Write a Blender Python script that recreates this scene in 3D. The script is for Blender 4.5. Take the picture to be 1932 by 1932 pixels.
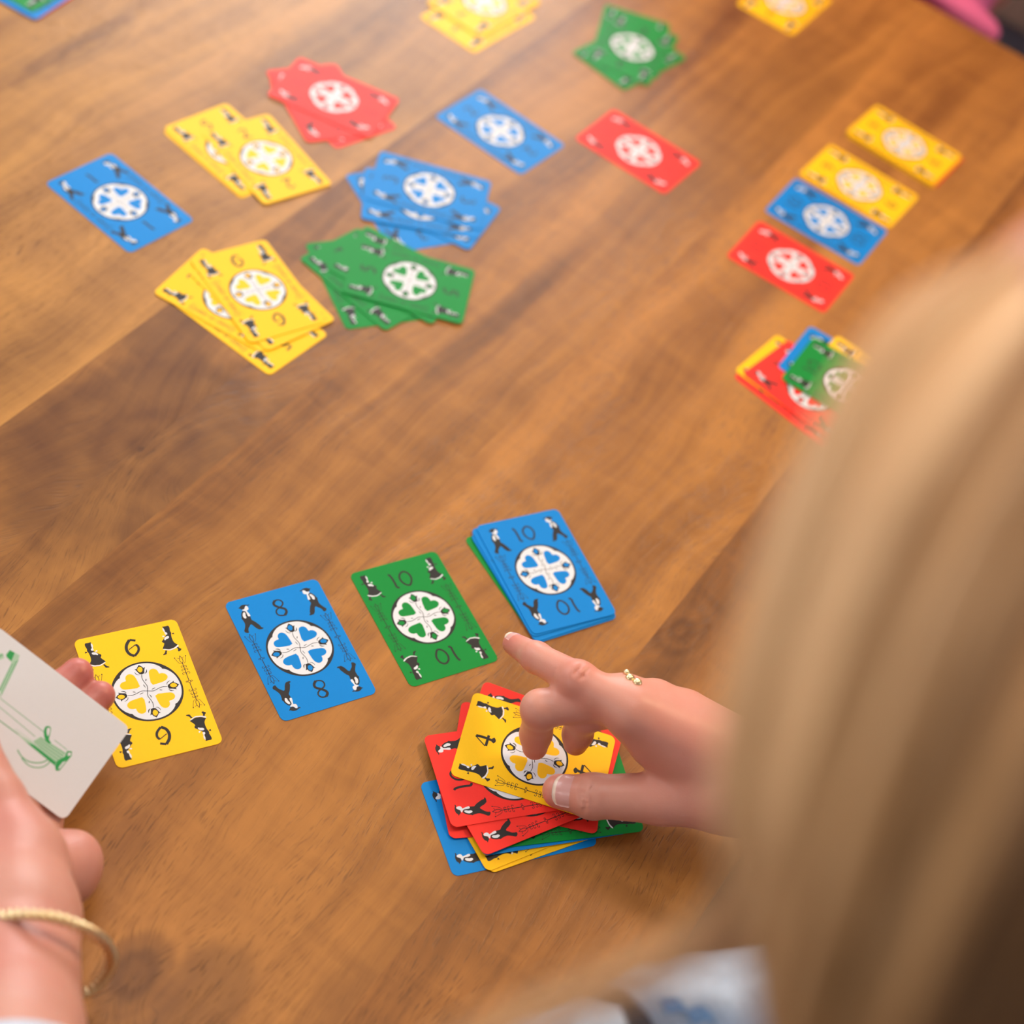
import bpy, bmesh, math, random
import numpy as np
from mathutils import Vector, Matrix
from mathutils.geometry import tessellate_polygon

# ------------------------------------------------------------------ scene, camera, light
for o in list(bpy.data.objects):
    bpy.data.objects.remove(o)
SC = bpy.context.scene
COL = SC.collection
rnd = random.Random(7)
TZ = 0.75                                   # height of the table top above the floor

cam_data = bpy.data.cameras.new('camera')
cam = bpy.data.objects.new('camera', cam_data)
COL.objects.link(cam)
pitch, roll = math.radians(47.78), math.radians(19.58)
fwd = Vector((0, math.cos(pitch), -math.sin(pitch)))
r0, u0 = Vector((1, 0, 0)), Vector((0, math.sin(pitch), math.cos(pitch)))
cr, ci = math.cos(roll), math.sin(roll)
rgt, upv = cr * r0 + ci * u0, -ci * r0 + cr * u0
cam.matrix_world = Matrix((( rgt.x, upv.x, -fwd.x, 0.0), (rgt.y, upv.y, -fwd.y, 0.0), (rgt.z, upv.z, -fwd.z, 0.7905 + TZ), (0, 0, 0, 1)))
cam_data.sensor_width = 36.0
cam_data.lens = 36.0 * 3277.4 / 1932.0
cam_data.clip_start = 0.02
cam_data.dof.use_dof = True
cam_data.dof.focus_distance = 0.935
cam_data.dof.aperture_fstop = 4.1
SC.camera = cam

SC.view_settings.view_transform = 'Standard'
SC.view_settings.look = 'None'
SC.view_settings.gamma = 1.0
SC.view_settings.use_curve_mapping = False
SC.view_settings.exposure = 0.0

world = bpy.data.worlds.new('room_light')
SC.world = world
world.use_nodes = True
bg = world.node_tree.nodes['Background']
bg.inputs[0].default_value = (1.0, 0.93, 0.86, 1)
bg.inputs[1].default_value = 0.62


def area(name, loc, target, sx, sy, power, colour):
    d = bpy.data.lights.new(name, 'AREA')
    d.shape = 'RECTANGLE'
    d.size, d.size_y, d.energy, d.color = sx, sy, power, colour
    o = bpy.data.objects.new(name, d)
    COL.objects.link(o)
    o.location = loc
    o.rotation_euler = (Vector(target) - Vector(loc)).to_track_quat('-Z', 'Y').to_euler()
    return o


AX = math.radians(71.4)          # direction of the wood grain; table frame: x along the grain, y to the left


def T2W(x, y, z=0.0):
    return Vector((x * math.cos(AX) - y * math.sin(AX), x * math.sin(AX) + y * math.cos(AX), z + TZ))


area('far_window_light', T2W(3.40, 1.75, 1.15), T2W(0.9, 0.55, 0.1), 2.0, 1.35, 95, (0.96, 0.98, 1.0))
area('side_window_light', T2W(0.5, 3.12, 1.15), T2W(0.6, 0.3, 0.1), 1.8, 1.35, 36, (0.93, 0.97, 1.0))
area('ceiling_panel_light', T2W(0.60, 0.62, 1.90), T2W(0.60, 0.62, 0.0), 0.9, 0.9, 13, (1.0, 0.96, 0.92))
area('right_fill_light', T2W(1.7, -2.82, 0.75), T2W(0.7, 0.2, 0.0), 1.5, 1.1, 14, (0.96, 0.98, 1.0))  # added for table-edge glint and fill from the right; that wall has no window
area('near_fill_light', T2W(-2.3, 1.5, 1.2), T2W(0.5, 0.2, 0.0), 1.5, 1.1, 20, (1.0, 0.97, 0.94))  # fill added for the dark side of the hand; no lamp on that wall
area('ceiling_lamp_light', T2W(1.9, -0.35, 1.85), T2W(1.2, 0.2, 0.0), 0.45, 0.45, 30, (1.0, 0.70, 0.42))

# ------------------------------------------------------------------ helpers


def lin(h):
    h = h.lstrip('#')
    c = [int(h[i:i + 2], 16) / 255 for i in (0, 2, 4)]
    return tuple(x / 12.92 if x <= 0.04045 else ((x + 0.055) / 1.055) ** 2.4 for x in c) + (1.0,)


class NT:
    """small helper for node trees"""
    def __init__(s, mat):
        s.t = mat.node_tree
        s.n = s.t.nodes
        s.p = s.n['Principled BSDF']

    def new(s, kind, **kw):
        n = s.n.new(kind)
        for k, v in kw.items():
            setattr(n, k, v)
        return n

    def link(s, a, b):
        s.t.links.new(a, b)

    def math(s, op, a, b=None, c=None, clamp=False):
        n = s.new('ShaderNodeMath', operation=op, use_clamp=clamp)
        for i, x in enumerate((a, b, c)):
            if x is None:
                continue
            if isinstance(x, (int, float)):
                n.inputs[i].default_value = x
            else:
                s.link(x, n.inputs[i])
        return n.outputs[0]

    def noise(s, vec, scale, detail=4, rough=0.5, dist=0.0):
        n = s.new('ShaderNodeTexNoise')
        n.inputs['Scale'].default_value = scale
        n.inputs['Detail'].default_value = detail
        n.inputs['Roughness'].default_value = rough
        n.inputs['Distortion'].default_value = dist
        s.link(vec, n.inputs['Vector'])
        return n.outputs['Fac']

    def comb(s, x, y, z=0.0):
        n = s.new('ShaderNodeCombineXYZ')
        for i, v in enumerate((x, y, z)):
            if isinstance(v, (int, float)):
                n.inputs[i].default_value = v
            else:
                s.link(v, n.inputs[i])
        return n.outputs[0]

    def mix(s, fac, a, b, mode='MIX'):
        n = s.new('ShaderNodeMix', data_type='RGBA', blend_type=mode)
        for sock, v in ((n.inputs[0], fac), (n.inputs[6], a), (n.inputs[7], b)):
            if isinstance(v, (int, float)):
                sock.default_value = v
            elif isinstance(v, tuple):
                sock.default_value = v
            else:
                s.link(v, sock)
        return n.outputs[2]

    def ramp(s, fac, stops):
        n = s.new('ShaderNodeValToRGB')
        e = n.color_ramp.elements
        while len(e) < len(stops):
            e.new(0.5)
        for i, (pos, c) in enumerate(stops):
            e[i].position = pos
            e[i].color = c if isinstance(c, tuple) else (c, c, c, 1)
        s.link(fac, n.inputs[0])
        return n.outputs[0]

    def smooth(s, x, a, b):
        n = s.new('ShaderNodeMapRange', interpolation_type='SMOOTHSTEP')
        s.link(x, n.inputs[0])
        n.inputs[1].default_value, n.inputs[2].default_value = a, b
        return n.outputs[0]


def material(name, colour, rough=0.5, spec=0.4, vary=0.06, scale=60.0, metal=0.0, bump=0.0):
    m = bpy.data.materials.new(name)
    m.use_nodes = True
    t = NT(m)
    tc = t.new('ShaderNodeTexCoord')
    f = t.noise(tc.outputs['Object'], scale, 3)
    c = colour if isinstance(colour, tuple) else lin(colour)
    lo = tuple(x * (1 - vary) for x in c[:3]) + (1,)
    hi = tuple(min(1, x * (1 + vary)) for x in c[:3]) + (1,)
    t.link(t.mix(f, lo, hi), t.p.inputs['Base Color'])
    t.p.inputs['Roughness'].default_value = rough
    t.p.inputs['Specular IOR Level'].default_value = spec
    t.p.inputs['Metallic'].default_value = metal
    if bump:
        b = t.new('ShaderNodeBump')
        b.inputs['Strength'].default_value = bump
        b.inputs['Distance'].default_value = 0.001
        t.link(f, b.inputs['Height'])
        t.link(b.outputs[0], t.p.inputs['Normal'])
    return m


def tag(o, label=None, cat=None, group=None, kind=None):
    for k, v in (('label', label), ('category', cat), ('group', group), ('kind', kind)):
        if v:
            o[k] = v
    return o


def link(name, data, parent=None):
    o = bpy.data.objects.new(name, data)
    COL.objects.link(o)
    if parent is not None:
        o.parent = parent
    return o


def empty(name, loc, rz=0.0):
    o = link(name, None)
    o.empty_display_size = 0.05
    o.location = loc
    o.rotation_euler = (0, 0, rz)
    return o


def mesh(name, verts, faces, mats, smooth=False, midx=None):
    me = bpy.data.meshes.new(name)
    me.from_pydata([tuple(v) for v in verts], [], [tuple(f) for f in faces])
    for m in (mats if isinstance(mats, (list, tuple)) else [mats]):
        me.materials.append(m)
    if midx is not None:
        me.polygons.foreach_set('material_index', midx)
    if smooth:
        me.polygons.foreach_set('use_smooth', [True] * len(me.polygons))
    me.update()
    return me


def boxes(name, bxs, mat, bevel=0.0):
    bm = bmesh.new()
    for (x0, x1, y0, y1, z0, z1) in bxs:
        r = bmesh.ops.create_cube(bm, size=1.0)
        for v in r['verts']:
            v.co = Vector(((x0 + x1) / 2 + v.co.x * (x1 - x0), (y0 + y1) / 2 + v.co.y * (y1 - y0), (z0 + z1) / 2 + v.co.z * (z1 - z0)))
    if bevel:
        bmesh.ops.bevel(bm, geom=list(bm.edges), offset=bevel, segments=2, affect='EDGES', profile=0.5)
    me = bpy.data.meshes.new(name)
    bm.to_mesh(me)
    bm.free()
    me.materials.append(mat)
    return me


# ------------------------------------------------------------------ implicit surfaces (bodies)


class Field:
    def __init__(s, lo, hi, h):
        s.lo, s.h = np.array(lo, np.float32), h
        s.n = np.ceil((np.array(hi) - np.array(lo)) / h).astype(int) + 1
        s.F = np.full(s.n, 1.0, np.float32)

    def region(s, lo, hi):
        a = np.clip(np.floor((np.array(lo) - s.lo) / s.h).astype(int), 0, s.n)
        b = np.clip(np.ceil((np.array(hi) - s.lo) / s.h).astype(int) + 1, 0, s.n)
        if (b <= a).any():
            return None
        ax = [s.lo[i] + s.h * np.arange(a[i], b[i], dtype=np.float32) for i in range(3)]
        X = np.stack(np.meshgrid(*ax, indexing='ij'), -1)
        return tuple(slice(a[i], b[i]) for i in range(3)), X

    def put(s, sl, d, k, cut=False):
        f = s.F[sl]
        if cut:
            d = -d
            h = np.maximum(k - np.abs(f - d), 0)
            s.F[sl] = np.maximum(f, d) + h * h / (4 * k)
        else:
            h = np.maximum(k - np.abs(f - d), 0)
            s.F[sl] = np.minimum(f, d) - h * h / (4 * k)

    def cone(s, a, b, ra, rb, k=0.004, cut=False, flat=None):
        """round cone; flat=(axis, factor) squeezes the section along an axis"""
        a, b = np.array(a, np.float32), np.array(b, np.float32)
        m = max(ra, rb) * 1.3 + k * 2 + 4 * s.h
        g = s.region(np.minimum(a, b) - m, np.maximum(a, b) + m)
        if g is None:
            return
        sl, X = g
        ab = b - a
        t = np.clip(((X - a) @ ab) / (ab @ ab + 1e-12), 0, 1)
        V = X - a - t[..., None] * ab
        if flat is not None:
            ax = np.array(flat[0], np.float32)
            ax /= np.linalg.norm(ax)
            V = V + (V @ ax)[..., None] * ax * (1 / flat[1] - 1)
        d = np.linalg.norm(V, axis=-1) - (ra + (rb - ra) * t)
        s.put(sl, d, k, cut)

    def chain(s, pts, rad, k=0.004, flat=None):
        for i in range(len(pts) - 1):
            s.cone(pts[i], pts[i + 1], rad[i], rad[i + 1], k if i == 0 else min(k, 0.004), flat=flat)

    def ell(s, c, r, rot=None, k=0.01, cut=False):
        c, r = np.array(c, np.float32), np.array(r, np.float32)
        m = r.max() + 2 * k + 4 * s.h
        g = s.region(c - m, c + m)
        if g is None:
            return
        sl, X = g
        V = X - c
        if rot is not None:
            V = V @ np.array(rot, np.float32)
        k0 = np.linalg.norm(V / r, axis=-1)
        k1 = np.linalg.norm(V / (r * r), axis=-1) + 1e-9
        s.put(sl, k0 * (k0 - 1) / k1, k, cut)

    def surface(s):
        F = s.F
        I = F < 0
        n = np.array(F.shape) - 1
        cs = [(i, j, k) for i in (0, 1) for j in (0, 1) for k in (0, 1)]
        sub = lambda A, c: A[c[0]:c[0] + n[0], c[1]:c[1] + n[1], c[2]:c[2] + n[2]]
        cnt = sum(sub(I, c).astype(np.int8) for c in cs)
        mask = (cnt > 0) & (cnt < 8)
        ids = np.argwhere(mask)
        idx = np.full(n, -1, np.int64)
        idx[mask] = np.arange(len(ids))
        acc = np.zeros((len(ids), 3)); num = np.zeros(len(ids))
        for a in cs:
            for ax in range(3):
                if a[ax] == 1:
                    continue
                b = list(a); b[ax] = 1
                fa = F[ids[:, 0] + a[0], ids[:, 1] + a[1], ids[:, 2] + a[2]]
                fb = F[ids[:, 0] + b[0], ids[:, 1] + b[1], ids[:, 2] + b[2]]
                x = (fa < 0) != (fb < 0)
                t = fa[x] / (fa[x] - fb[x])
                P = np.repeat(np.array(a, float)[None], x.sum(), 0)
                P[:, ax] += t
                acc[x] += P
                num[x] += 1
        V = (ids + acc / num[:, None]) * s.h + s.lo
        faces = []
        for ax in range(3):
            o = [i for i in range(3) if i != ax]
            sl0 = [slice(1, n[i]) for i in range(3)]; sl1 = [slice(1, n[i]) for i in range(3)]
            sl0[ax] = slice(0, n[ax]); sl1[ax] = slice(1, n[ax] + 1)
            A, B = I[tuple(sl0)], I[tuple(sl1)]
            q = np.argwhere(A != B)
            inside = A[tuple(q.T)]
            base = q.copy(); base[:, o[0]] += 1; base[:, o[1]] += 1
            def cell(d0, d1):
                c = base.copy(); c[:, o[0]] -= d0; c[:, o[1]] -= d1
                return idx[tuple(c.T)]
            Q = np.stack([cell(1, 1), cell(0, 1), cell(0, 0), cell(1, 0)], 1)
            flip = inside if ax != 1 else ~inside
            Q[~flip] = Q[~flip][:, ::-1]
            faces.append(Q)
        return V, np.concatenate(faces)


def relax(V, Q, it=2, lam=0.5):
    E = np.concatenate([Q[:, [0, 1]], Q[:, [1, 2]], Q[:, [2, 3]], Q[:, [3, 0]]])
    for _ in range(it):
        for l in (lam, -lam * 1.04):
            S = np.zeros_like(V); c = np.zeros(len(V))
            np.add.at(S, E[:, 0], V[E[:, 1]]); np.add.at(c, E[:, 0], 1)
            np.add.at(S, E[:, 1], V[E[:, 0]]); np.add.at(c, E[:, 1], 1)
            V = V + l * (S / c[:, None] - V)
    return V


# ------------------------------------------------------------------ the table
def wood(name, seed, light, dark, tone=1.0, knots=(), heart=(), contrast=1.0, streak=1.0):
    m = bpy.data.materials.new(name)
    m.use_nodes = True
    t = NT(m)
    tc = t.new('ShaderNodeTexCoord')
    sep = t.new('ShaderNodeSeparateXYZ')
    t.link(tc.outputs['Object'], sep.inputs[0])
    x, y = sep.outputs[0], sep.outputs[1]
    so = seed * 3.7
    wv = t.noise(t.comb(t.math('ADD', t.math('MULTIPLY', x, 3.2), so), t.math('MULTIPLY', y, 9.0), so), 1.0, 3)
    yy = t.math('ADD', y, t.math('MULTIPLY', t.math('SUBTRACT', wv, 0.5), 0.075))
    darkm = None
    rings = None
    for (kx, ky, a, b, amt) in knots:
        dx = t.math('DIVIDE', t.math('SUBTRACT', x, kx), a)
        dy = t.math('DIVIDE', t.math('SUBTRACT', y, ky), b)
        d = t.math('SQRT', t.math('ADD', t.math('MULTIPLY', dx, dx), t.math('MULTIPLY', dy, dy)))
        nz = t.noise(t.comb(t.math('MULTIPLY', x, 22.0), t.math('MULTIPLY', y, 30.0), so), 1.0, 4)
        d2 = t.math('ADD', d, t.math('MULTIPLY', t.math('SUBTRACT', nz, 0.5), 1.2))
        fall = t.math('EXPONENT', t.math('MULTIPLY', t.math('MULTIPLY', d, d), -0.6))
        yy = t.math('ADD', yy, t.math('MULTIPLY', t.math('MULTIPLY', t.math('SIGN', dy), fall), b * 0.9))
        mk = t.math('MULTIPLY', t.math('SUBTRACT', 1.0, t.smooth(d2, 0.55, 1.5)), amt)
        darkm = mk if darkm is None else t.math('MAXIMUM', darkm, mk)
        rg = t.math('MULTIPLY', t.math('SINE', t.math('MULTIPLY', d2, 10.0)), t.math('SUBTRACT', 1.0, t.smooth(d, 0.6, 2.4)))
        rings = rg if rings is None else t.math('ADD', rings, rg)
        core = t.math('SUBTRACT', 1.0, t.smooth(d, 0.02, 0.07))
        darkm = t.math('MAXIMUM', darkm, t.math('MULTIPLY', core, 1.0))
    for (hx, hy, a, b, amt) in heart:       # darker heartwood patches
        dx = t.math('DIVIDE', t.math('SUBTRACT', x, hx), a)
        dy = t.math('DIVIDE', t.math('SUBTRACT', y, hy), b)
        nz = t.noise(t.comb(t.math('MULTIPLY', x, 16.0), t.math('MULTIPLY', y, 26.0), so + 4), 1.0, 4)
        d = t.math('ADD', t.math('SQRT', t.math('ADD', t.math('MULTIPLY', dx, dx), t.math('MULTIPLY', dy, dy))),
                   t.math('MULTIPLY', t.math('SUBTRACT', nz, 0.5), 1.1))
        mk = t.math('MULTIPLY', t.math('SUBTRACT', 1.0, t.smooth(d, 0.62, 1.16)), amt)
        darkm = mk if darkm is None else t.math('MAXIMUM', darkm, mk)
    band = t.noise(t.comb(t.math('ADD', t.math('MULTIPLY', x, 1.6), so), t.math('MULTIPLY', yy, 24.0), so), 1.0, 5, 0.55)
    fine = t.noise(t.comb(t.math('MULTIPLY', x, 9.0), t.math('MULTIPLY', yy, 230.0), so), 1.0, 4, 0.6)
    figure = t.noise(t.comb(t.math('MULTIPLY', x, 46.0), t.math('MULTIPLY', y, 13.0), so + 9), 1.0, 3, 0.6, 0.6)
    g = t.math('ADD', t.math('MULTIPLY', t.math('SUBTRACT', band, 0.5), 1.85 * contrast), 0.52)
    g = t.math('ADD', g, t.math('MULTIPLY', t.math('SUBTRACT', fine, 0.5), 0.42 * streak))
    g = t.math('ADD', g, t.math('MULTIPLY', t.math('SUBTRACT', figure, 0.5), 0.5), clamp=False)
    if rings is not None:
        g = t.math('ADD', g, t.math('MULTIPLY', rings, 0.10))
    lc, dc = lin(light), lin(dark)
    mid = tuple((a + b) / 2 for a, b in zip(lc, dc))
    col = t.ramp(t.math('MULTIPLY', g, 1.0, clamp=True), [(0.08, dc), (0.45, mid), (0.8, lc)])
    if darkm is not None:
        col = t.mix(darkm, col, t.mix(0.78, col, lin('#4a2a14')))
    pv = t.comb(t.math('MULTIPLY', x, 95.0), t.math('MULTIPLY', yy, 1300.0), so)
    pore = t.noise(pv, 1.0, 2, 0.5)
    pz = t.noise(t.comb(t.math('MULTIPLY', x, 5.0), t.math('MULTIPLY', y, 18.0), so + 2), 1.0, 3)
    pm = t.math('MULTIPLY', t.smooth(pore, 0.54, 0.70), t.math('ADD', 0.25, t.math('MULTIPLY', t.smooth(pz, 0.4, 0.65), 0.5)))
    col = t.mix(pm, col, t.mix(0.62, col, lin('#3c2210')))
    if tone != 1.0:
        col = t.mix(1.0, col, (tone, tone, tone, 1), 'MULTIPLY')
    t.link(col, t.p.inputs['Base Color'])
    t.p.inputs['Roughness'].default_value = 0.38
    t.p.inputs['Specular IOR Level'].default_value = 0.26
    b = t.new('ShaderNodeBump')
    b.inputs['Strength'].default_value = 0.25
    b.inputs['Distance'].default_value = 0.0006
    t.link(t.math('SUBTRACT', fine, pm), b.inputs['Height'])
    t.link(b.outputs[0], t.p.inputs['Normal'])
    return m


TABLE = empty('dining_table', (0, 0, 0), 0)
tag(TABLE, 'large plank-topped wooden dining table covered with coloured playing cards', 'table')
X0, X1 = -0.42, 1.462
planks = [  # y0, y1, seed, light, dark, knots, heart, contrast
    (0.000, 0.113, 1.3, '#a86c30', '#643a14', [(0.675, 0.103, 0.02, 0.012, 0.5)], [(0.72, 0.10, 0.10, 0.03, 0.35)], 1.0),
    (0.113, 0.272, 2.1, '#b27736', '#70421a', [(0.306, 0.203, 0.020, 0.014, 0.8)], [(0.318, 0.172, 0.045, 0.022, 0.55), (0.27, 0.19, 0.04, 0.03, 0.45)], 0.85),
    (0.272, 0.382, 3.9, '#ae7535', '#6c4018', [], [(0.80, 0.33, 0.10, 0.012, 0.5), (1.16, 0.31, 0.22, 0.05, 0.35)], 1.1),
    (0.382, 0.490, 4.4, '#ab7436', '#6a3f1a', [(0.560, 0.421, 0.075, 0.050, 0.55)], [(0.56, 0.425, 0.115, 0.085, 0.62), (0.65, 0.475, 0.05, 0.022, 0.6)], 1.0),
    (0.490, 0.640, 5.6, '#b17c3c', '#744a20', [], [(1.06, 0.60, 0.20, 0.02, 0.35)], 1.05),
    (0.640, 0.780, 6.2, '#b17d3b', '#784c20', [(0.82, 0.705, 0.05, 0.012, 0.35)], [], 1.15),
    (0.780, 0.930, 7.7, '#ae7836', '#70441a', [], [], 1.0),
]
for i, (y0, y1, seed, lc, dc, kn, he, co) in enumerate(planks):
    m = wood('table_wood_%d' % i, seed, lc, dc, 1.0, kn, he, co)
    me = boxes('plank', [(X0, X1, y0 + 0.00001, y1 - 0.00001, -0.032, 0.0)], m)
    bm = bmesh.new()
    bm.from_mesh(me)
    ed = [e for e in bm.edges if all(v.co.z > -0.001 for v in e.verts) and (all(abs(v.co.x - X1) < 1e-6 for v in e.verts) or (i == 0 and all(v.co.y < 0.001 for v in e.verts)))]
    bmesh.ops.bevel(bm, geom=ed, offset=0.002, segments=4, affect='EDGES', profile=0.5)
    bm.to_mesh(me)
    bm.free()
    o = link('plank', me, TABLE)
    o.location = (0, 0, TZ)
    o.rotation_euler = (0, 0, AX)
leg_mat = wood('table_leg_wood', 9.1, '#a8703c', '#6b4020')
for (lx, ly) in ((X0 + 0.12, 0.10), (X0 + 0.12, 0.83), (X1 - 0.12, 0.10), (X1 - 0.12, 0.83)):
    o = link('leg', boxes('leg', [(lx - 0.04, lx + 0.04, ly - 0.04, ly + 0.04, -TZ, -0.0321)], leg_mat, 0.004), TABLE)
    o.location = (0, 0, TZ)
    o.rotation_euler = (0, 0, AX)
for bx in ((X0 + 0.16, X1 - 0.16, 0.085, 0.11, -0.12, -0.0321), (X0 + 0.16, X1 - 0.16, 0.82, 0.845, -0.12, -0.0321)):
    o = link('apron', boxes('apron', [bx], leg_mat, 0.002), TABLE)
    o.location = (0, 0, TZ)
    o.rotation_euler = (0, 0, AX)

# floor
fm = wood('floor_wood', 12.4, '#6a4638', '#44291f', contrast=0.8)
fl = link('floor', boxes('floor', [(-2.5, 3.6, -3.0, 3.3, -0.05, 0.0)], fm))
fl.rotation_euler = (0, 0, AX)
tag(fl, kind='structure')

# the two walls the daylight comes through (outside the frame)
wm = material('wall_paint', '#d6d7d8', 0.8, 0.2, 0.03, 6)
frame_m = material('window_frame_paint', '#ece8e0', 0.5, 0.4, 0.03, 20)
glass = bpy.data.materials.new('window_glass')
glass.use_nodes = True
gp = glass.node_tree.nodes['Principled BSDF']
gp.inputs['Transmission Weight'].default_value = 1.0
gp.inputs['Roughness'].default_value = 0.02
for nm, wn, bxs, fr in (
        ('wall_far', 'window_1', [(3.45, 3.55, -3, 0.65, -TZ, 2.0), (3.45, 3.55, 2.85, 3.2, -TZ, 2.0), (3.45, 3.55, 0.65, 2.85, -TZ, 0.25), (3.45, 3.55, 0.65, 2.85, 1.88, 2.0)], (3.46, 3.50, 0.65, 2.85, 0.25, 1.88)),
        ('wall_left', 'window_2', [(-2.5, -0.5, 3.2, 3.3, -TZ, 2.1), (1.5, 3.45, 3.2, 3.3, -TZ, 2.1), (-0.5, 1.5, 3.2, 3.3, -TZ, 0.25), (-0.5, 1.5, 3.2, 3.3, 1.95, 2.1)], (-0.5, 1.5, 3.21, 3.25, 0.25, 1.95))):
    o = link(nm, boxes(nm, bxs, wm))
    tag(o, kind='structure')
    x0, x1, y0, y1, z0, z1 = fr
    t_ = 0.05
    if nm == 'wall_far':
        fb = [(x0, x1, y0, y0 + t_, z0, z1), (x0, x1, y1 - t_, y1, z0, z1), (x0, x1, y0, y1, z0, z0 + t_), (x0, x1, y0, y1, z1 - t_, z1), (x0, x1, (y0 + y1) / 2 - .02, (y0 + y1) / 2 + .02, z0, z1)]
        pb = [((x0 + x1) / 2 - .003, (x0 + x1) / 2 + .003, y0 + t_, y1 - t_, z0 + t_, z1 - t_)]
    else:
        fb = [(x0, x0 + t_, y0, y1, z0, z1), (x1 - t_, x1, y0, y1, z0, z1), (x0, x1, y0, y1, z0, z0 + t_), (x0, x1, y0, y1, z1 - t_, z1), ((x0 + x1) / 2 - .02, (x0 + x1) / 2 + .02, y0, y1, z0, z1)]
        pb = [(x0 + t_, x1 - t_, (y0 + y1) / 2 - .003, (y0 + y1) / 2 + .003, z0 + t_, z1 - t_)]
    w = link(wn, boxes(wn, fb, frame_m))
    tag(w, kind='structure')
    p = link('pane', boxes('pane', pb, glass), w)
    for q in (o, w):
        q.location, q.rotation_euler = (0, 0, TZ), (0, 0, AX)

for nm, bx in (('wall_right', (-2.5, 3.45, -3.0, -2.9, -TZ, 1.95)), ('wall_near', (-2.5, -2.4, -2.9, 3.2, -TZ, 1.95)), ('ceiling', (-2.5, 3.55, -3.0, 3.3, 1.95, 2.02))):
    o = link(nm, boxes(nm, [bx], wm))
    o.location, o.rotation_euler = (0, 0, TZ), (0, 0, AX)
    tag(o, kind='structure')

# ------------------------------------------------------------------ cards
CW, CH, CT = 0.057, 0.0834, 0.0003
PAPER = {'y': '#f8bf14', 'b': '#007ecb', 'g': '#098432', 'r': '#f0342a'}
card_mat = {k: material('card_' + n, PAPER[k], 0.42, 0.16, 0.03, 900) for k, n in (('y', 'yellow'), ('b', 'blue'), ('g', 'green'), ('r', 'red'))}
ink = material('black_ink', '#2b2725', 0.45, 0.2, 0.08, 900)
white_ink = material('white_card_stock', '#d8d9dc', 0.5, 0.3, 0.02, 900)


def chaikin(p, n=1, closed=True):
    for _ in range(n):
        q = []
        m = len(p)
        if not closed:
            q.append(p[0])
        for i in range(m if closed else m - 1):
            a, b = p[i], p[(i + 1) % m]
            q += [(a[0] * .75 + b[0] * .25, a[1] * .75 + b[1] * .25), (a[0] * .25 + b[0] * .75, a[1] * .25 + b[1] * .75)]
        if not closed:
            q.append(p[-1])
        p = q
    return p


class Print:
    """flat inked shapes (in mm on the card) collected into one mesh"""
    def __init__(s):
        s.v, s.f, s.m = [], [], []

    def poly(s, pts, m, lay, smooth=1):
        pts = chaikin(pts, smooth) if smooth else list(pts)
        tris = tessellate_polygon([[Vector((p[0], p[1], 0)) for p in pts]])
        b = len(s.v)
        s.v += [(p[0] / 1000, p[1] / 1000, lay * 2e-5) for p in pts]
        for t in tris:
            a, c, d = (pts[i] for i in t)
            area = (c[0] - a[0]) * (d[1] - a[1]) - (c[1] - a[1]) * (d[0] - a[0])
            s.f.append(tuple(b + i for i in (t if area > 0 else t[::-1])))
            s.m.append(m)

    def stroke(s, pts, w, m, lay, smooth=2, closed=False):
        pts = chaikin(pts, smooth, closed) if smooth else list(pts)
        n = len(pts)
        L, R = [], []
        for i, p in enumerate(pts):
            a = pts[(i - 1) % n] if (closed or i > 0) else p
            c = pts[(i + 1) % n] if (closed or i < n - 1) else p
            d = Vector((c[0] - a[0], c[1] - a[1]))
            d = d.normalized() if d.length > 1e-9 else Vector((1, 0))
            ww = w if not callable(w) else w(i / max(1, n - 1))
            L.append((p[0] - d.y * ww / 2, p[1] + d.x * ww / 2))
            R.append((p[0] + d.y * ww / 2, p[1] - d.x * ww / 2))
        b = len(s.v)
        for l, r in zip(L, R):
            s.v += [(l[0] / 1000, l[1] / 1000, lay * 2e-5), (r[0] / 1000, r[1] / 1000, lay * 2e-5)]
        for i in range(n if closed else n - 1):
            j = (i + 1) % n
            s.f.append((b + 2 * i, b + 2 * i + 1, b + 2 * j + 1, b + 2 * j))
            s.m.append(m)

    def dot(s, x, y, r, m, lay, seg=10):
        s.poly([(x + r * math.cos(2 * math.pi * i / seg), y + r * math.sin(2 * math.pi * i / seg)) for i in range(seg)], m, lay, 0)

    def mesh(s, name, mats):
        return mesh(name, s.v, s.f, mats, False, s.m)


def mir(p):
    return [(-a, b) for a, b in p][::-1]


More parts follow.
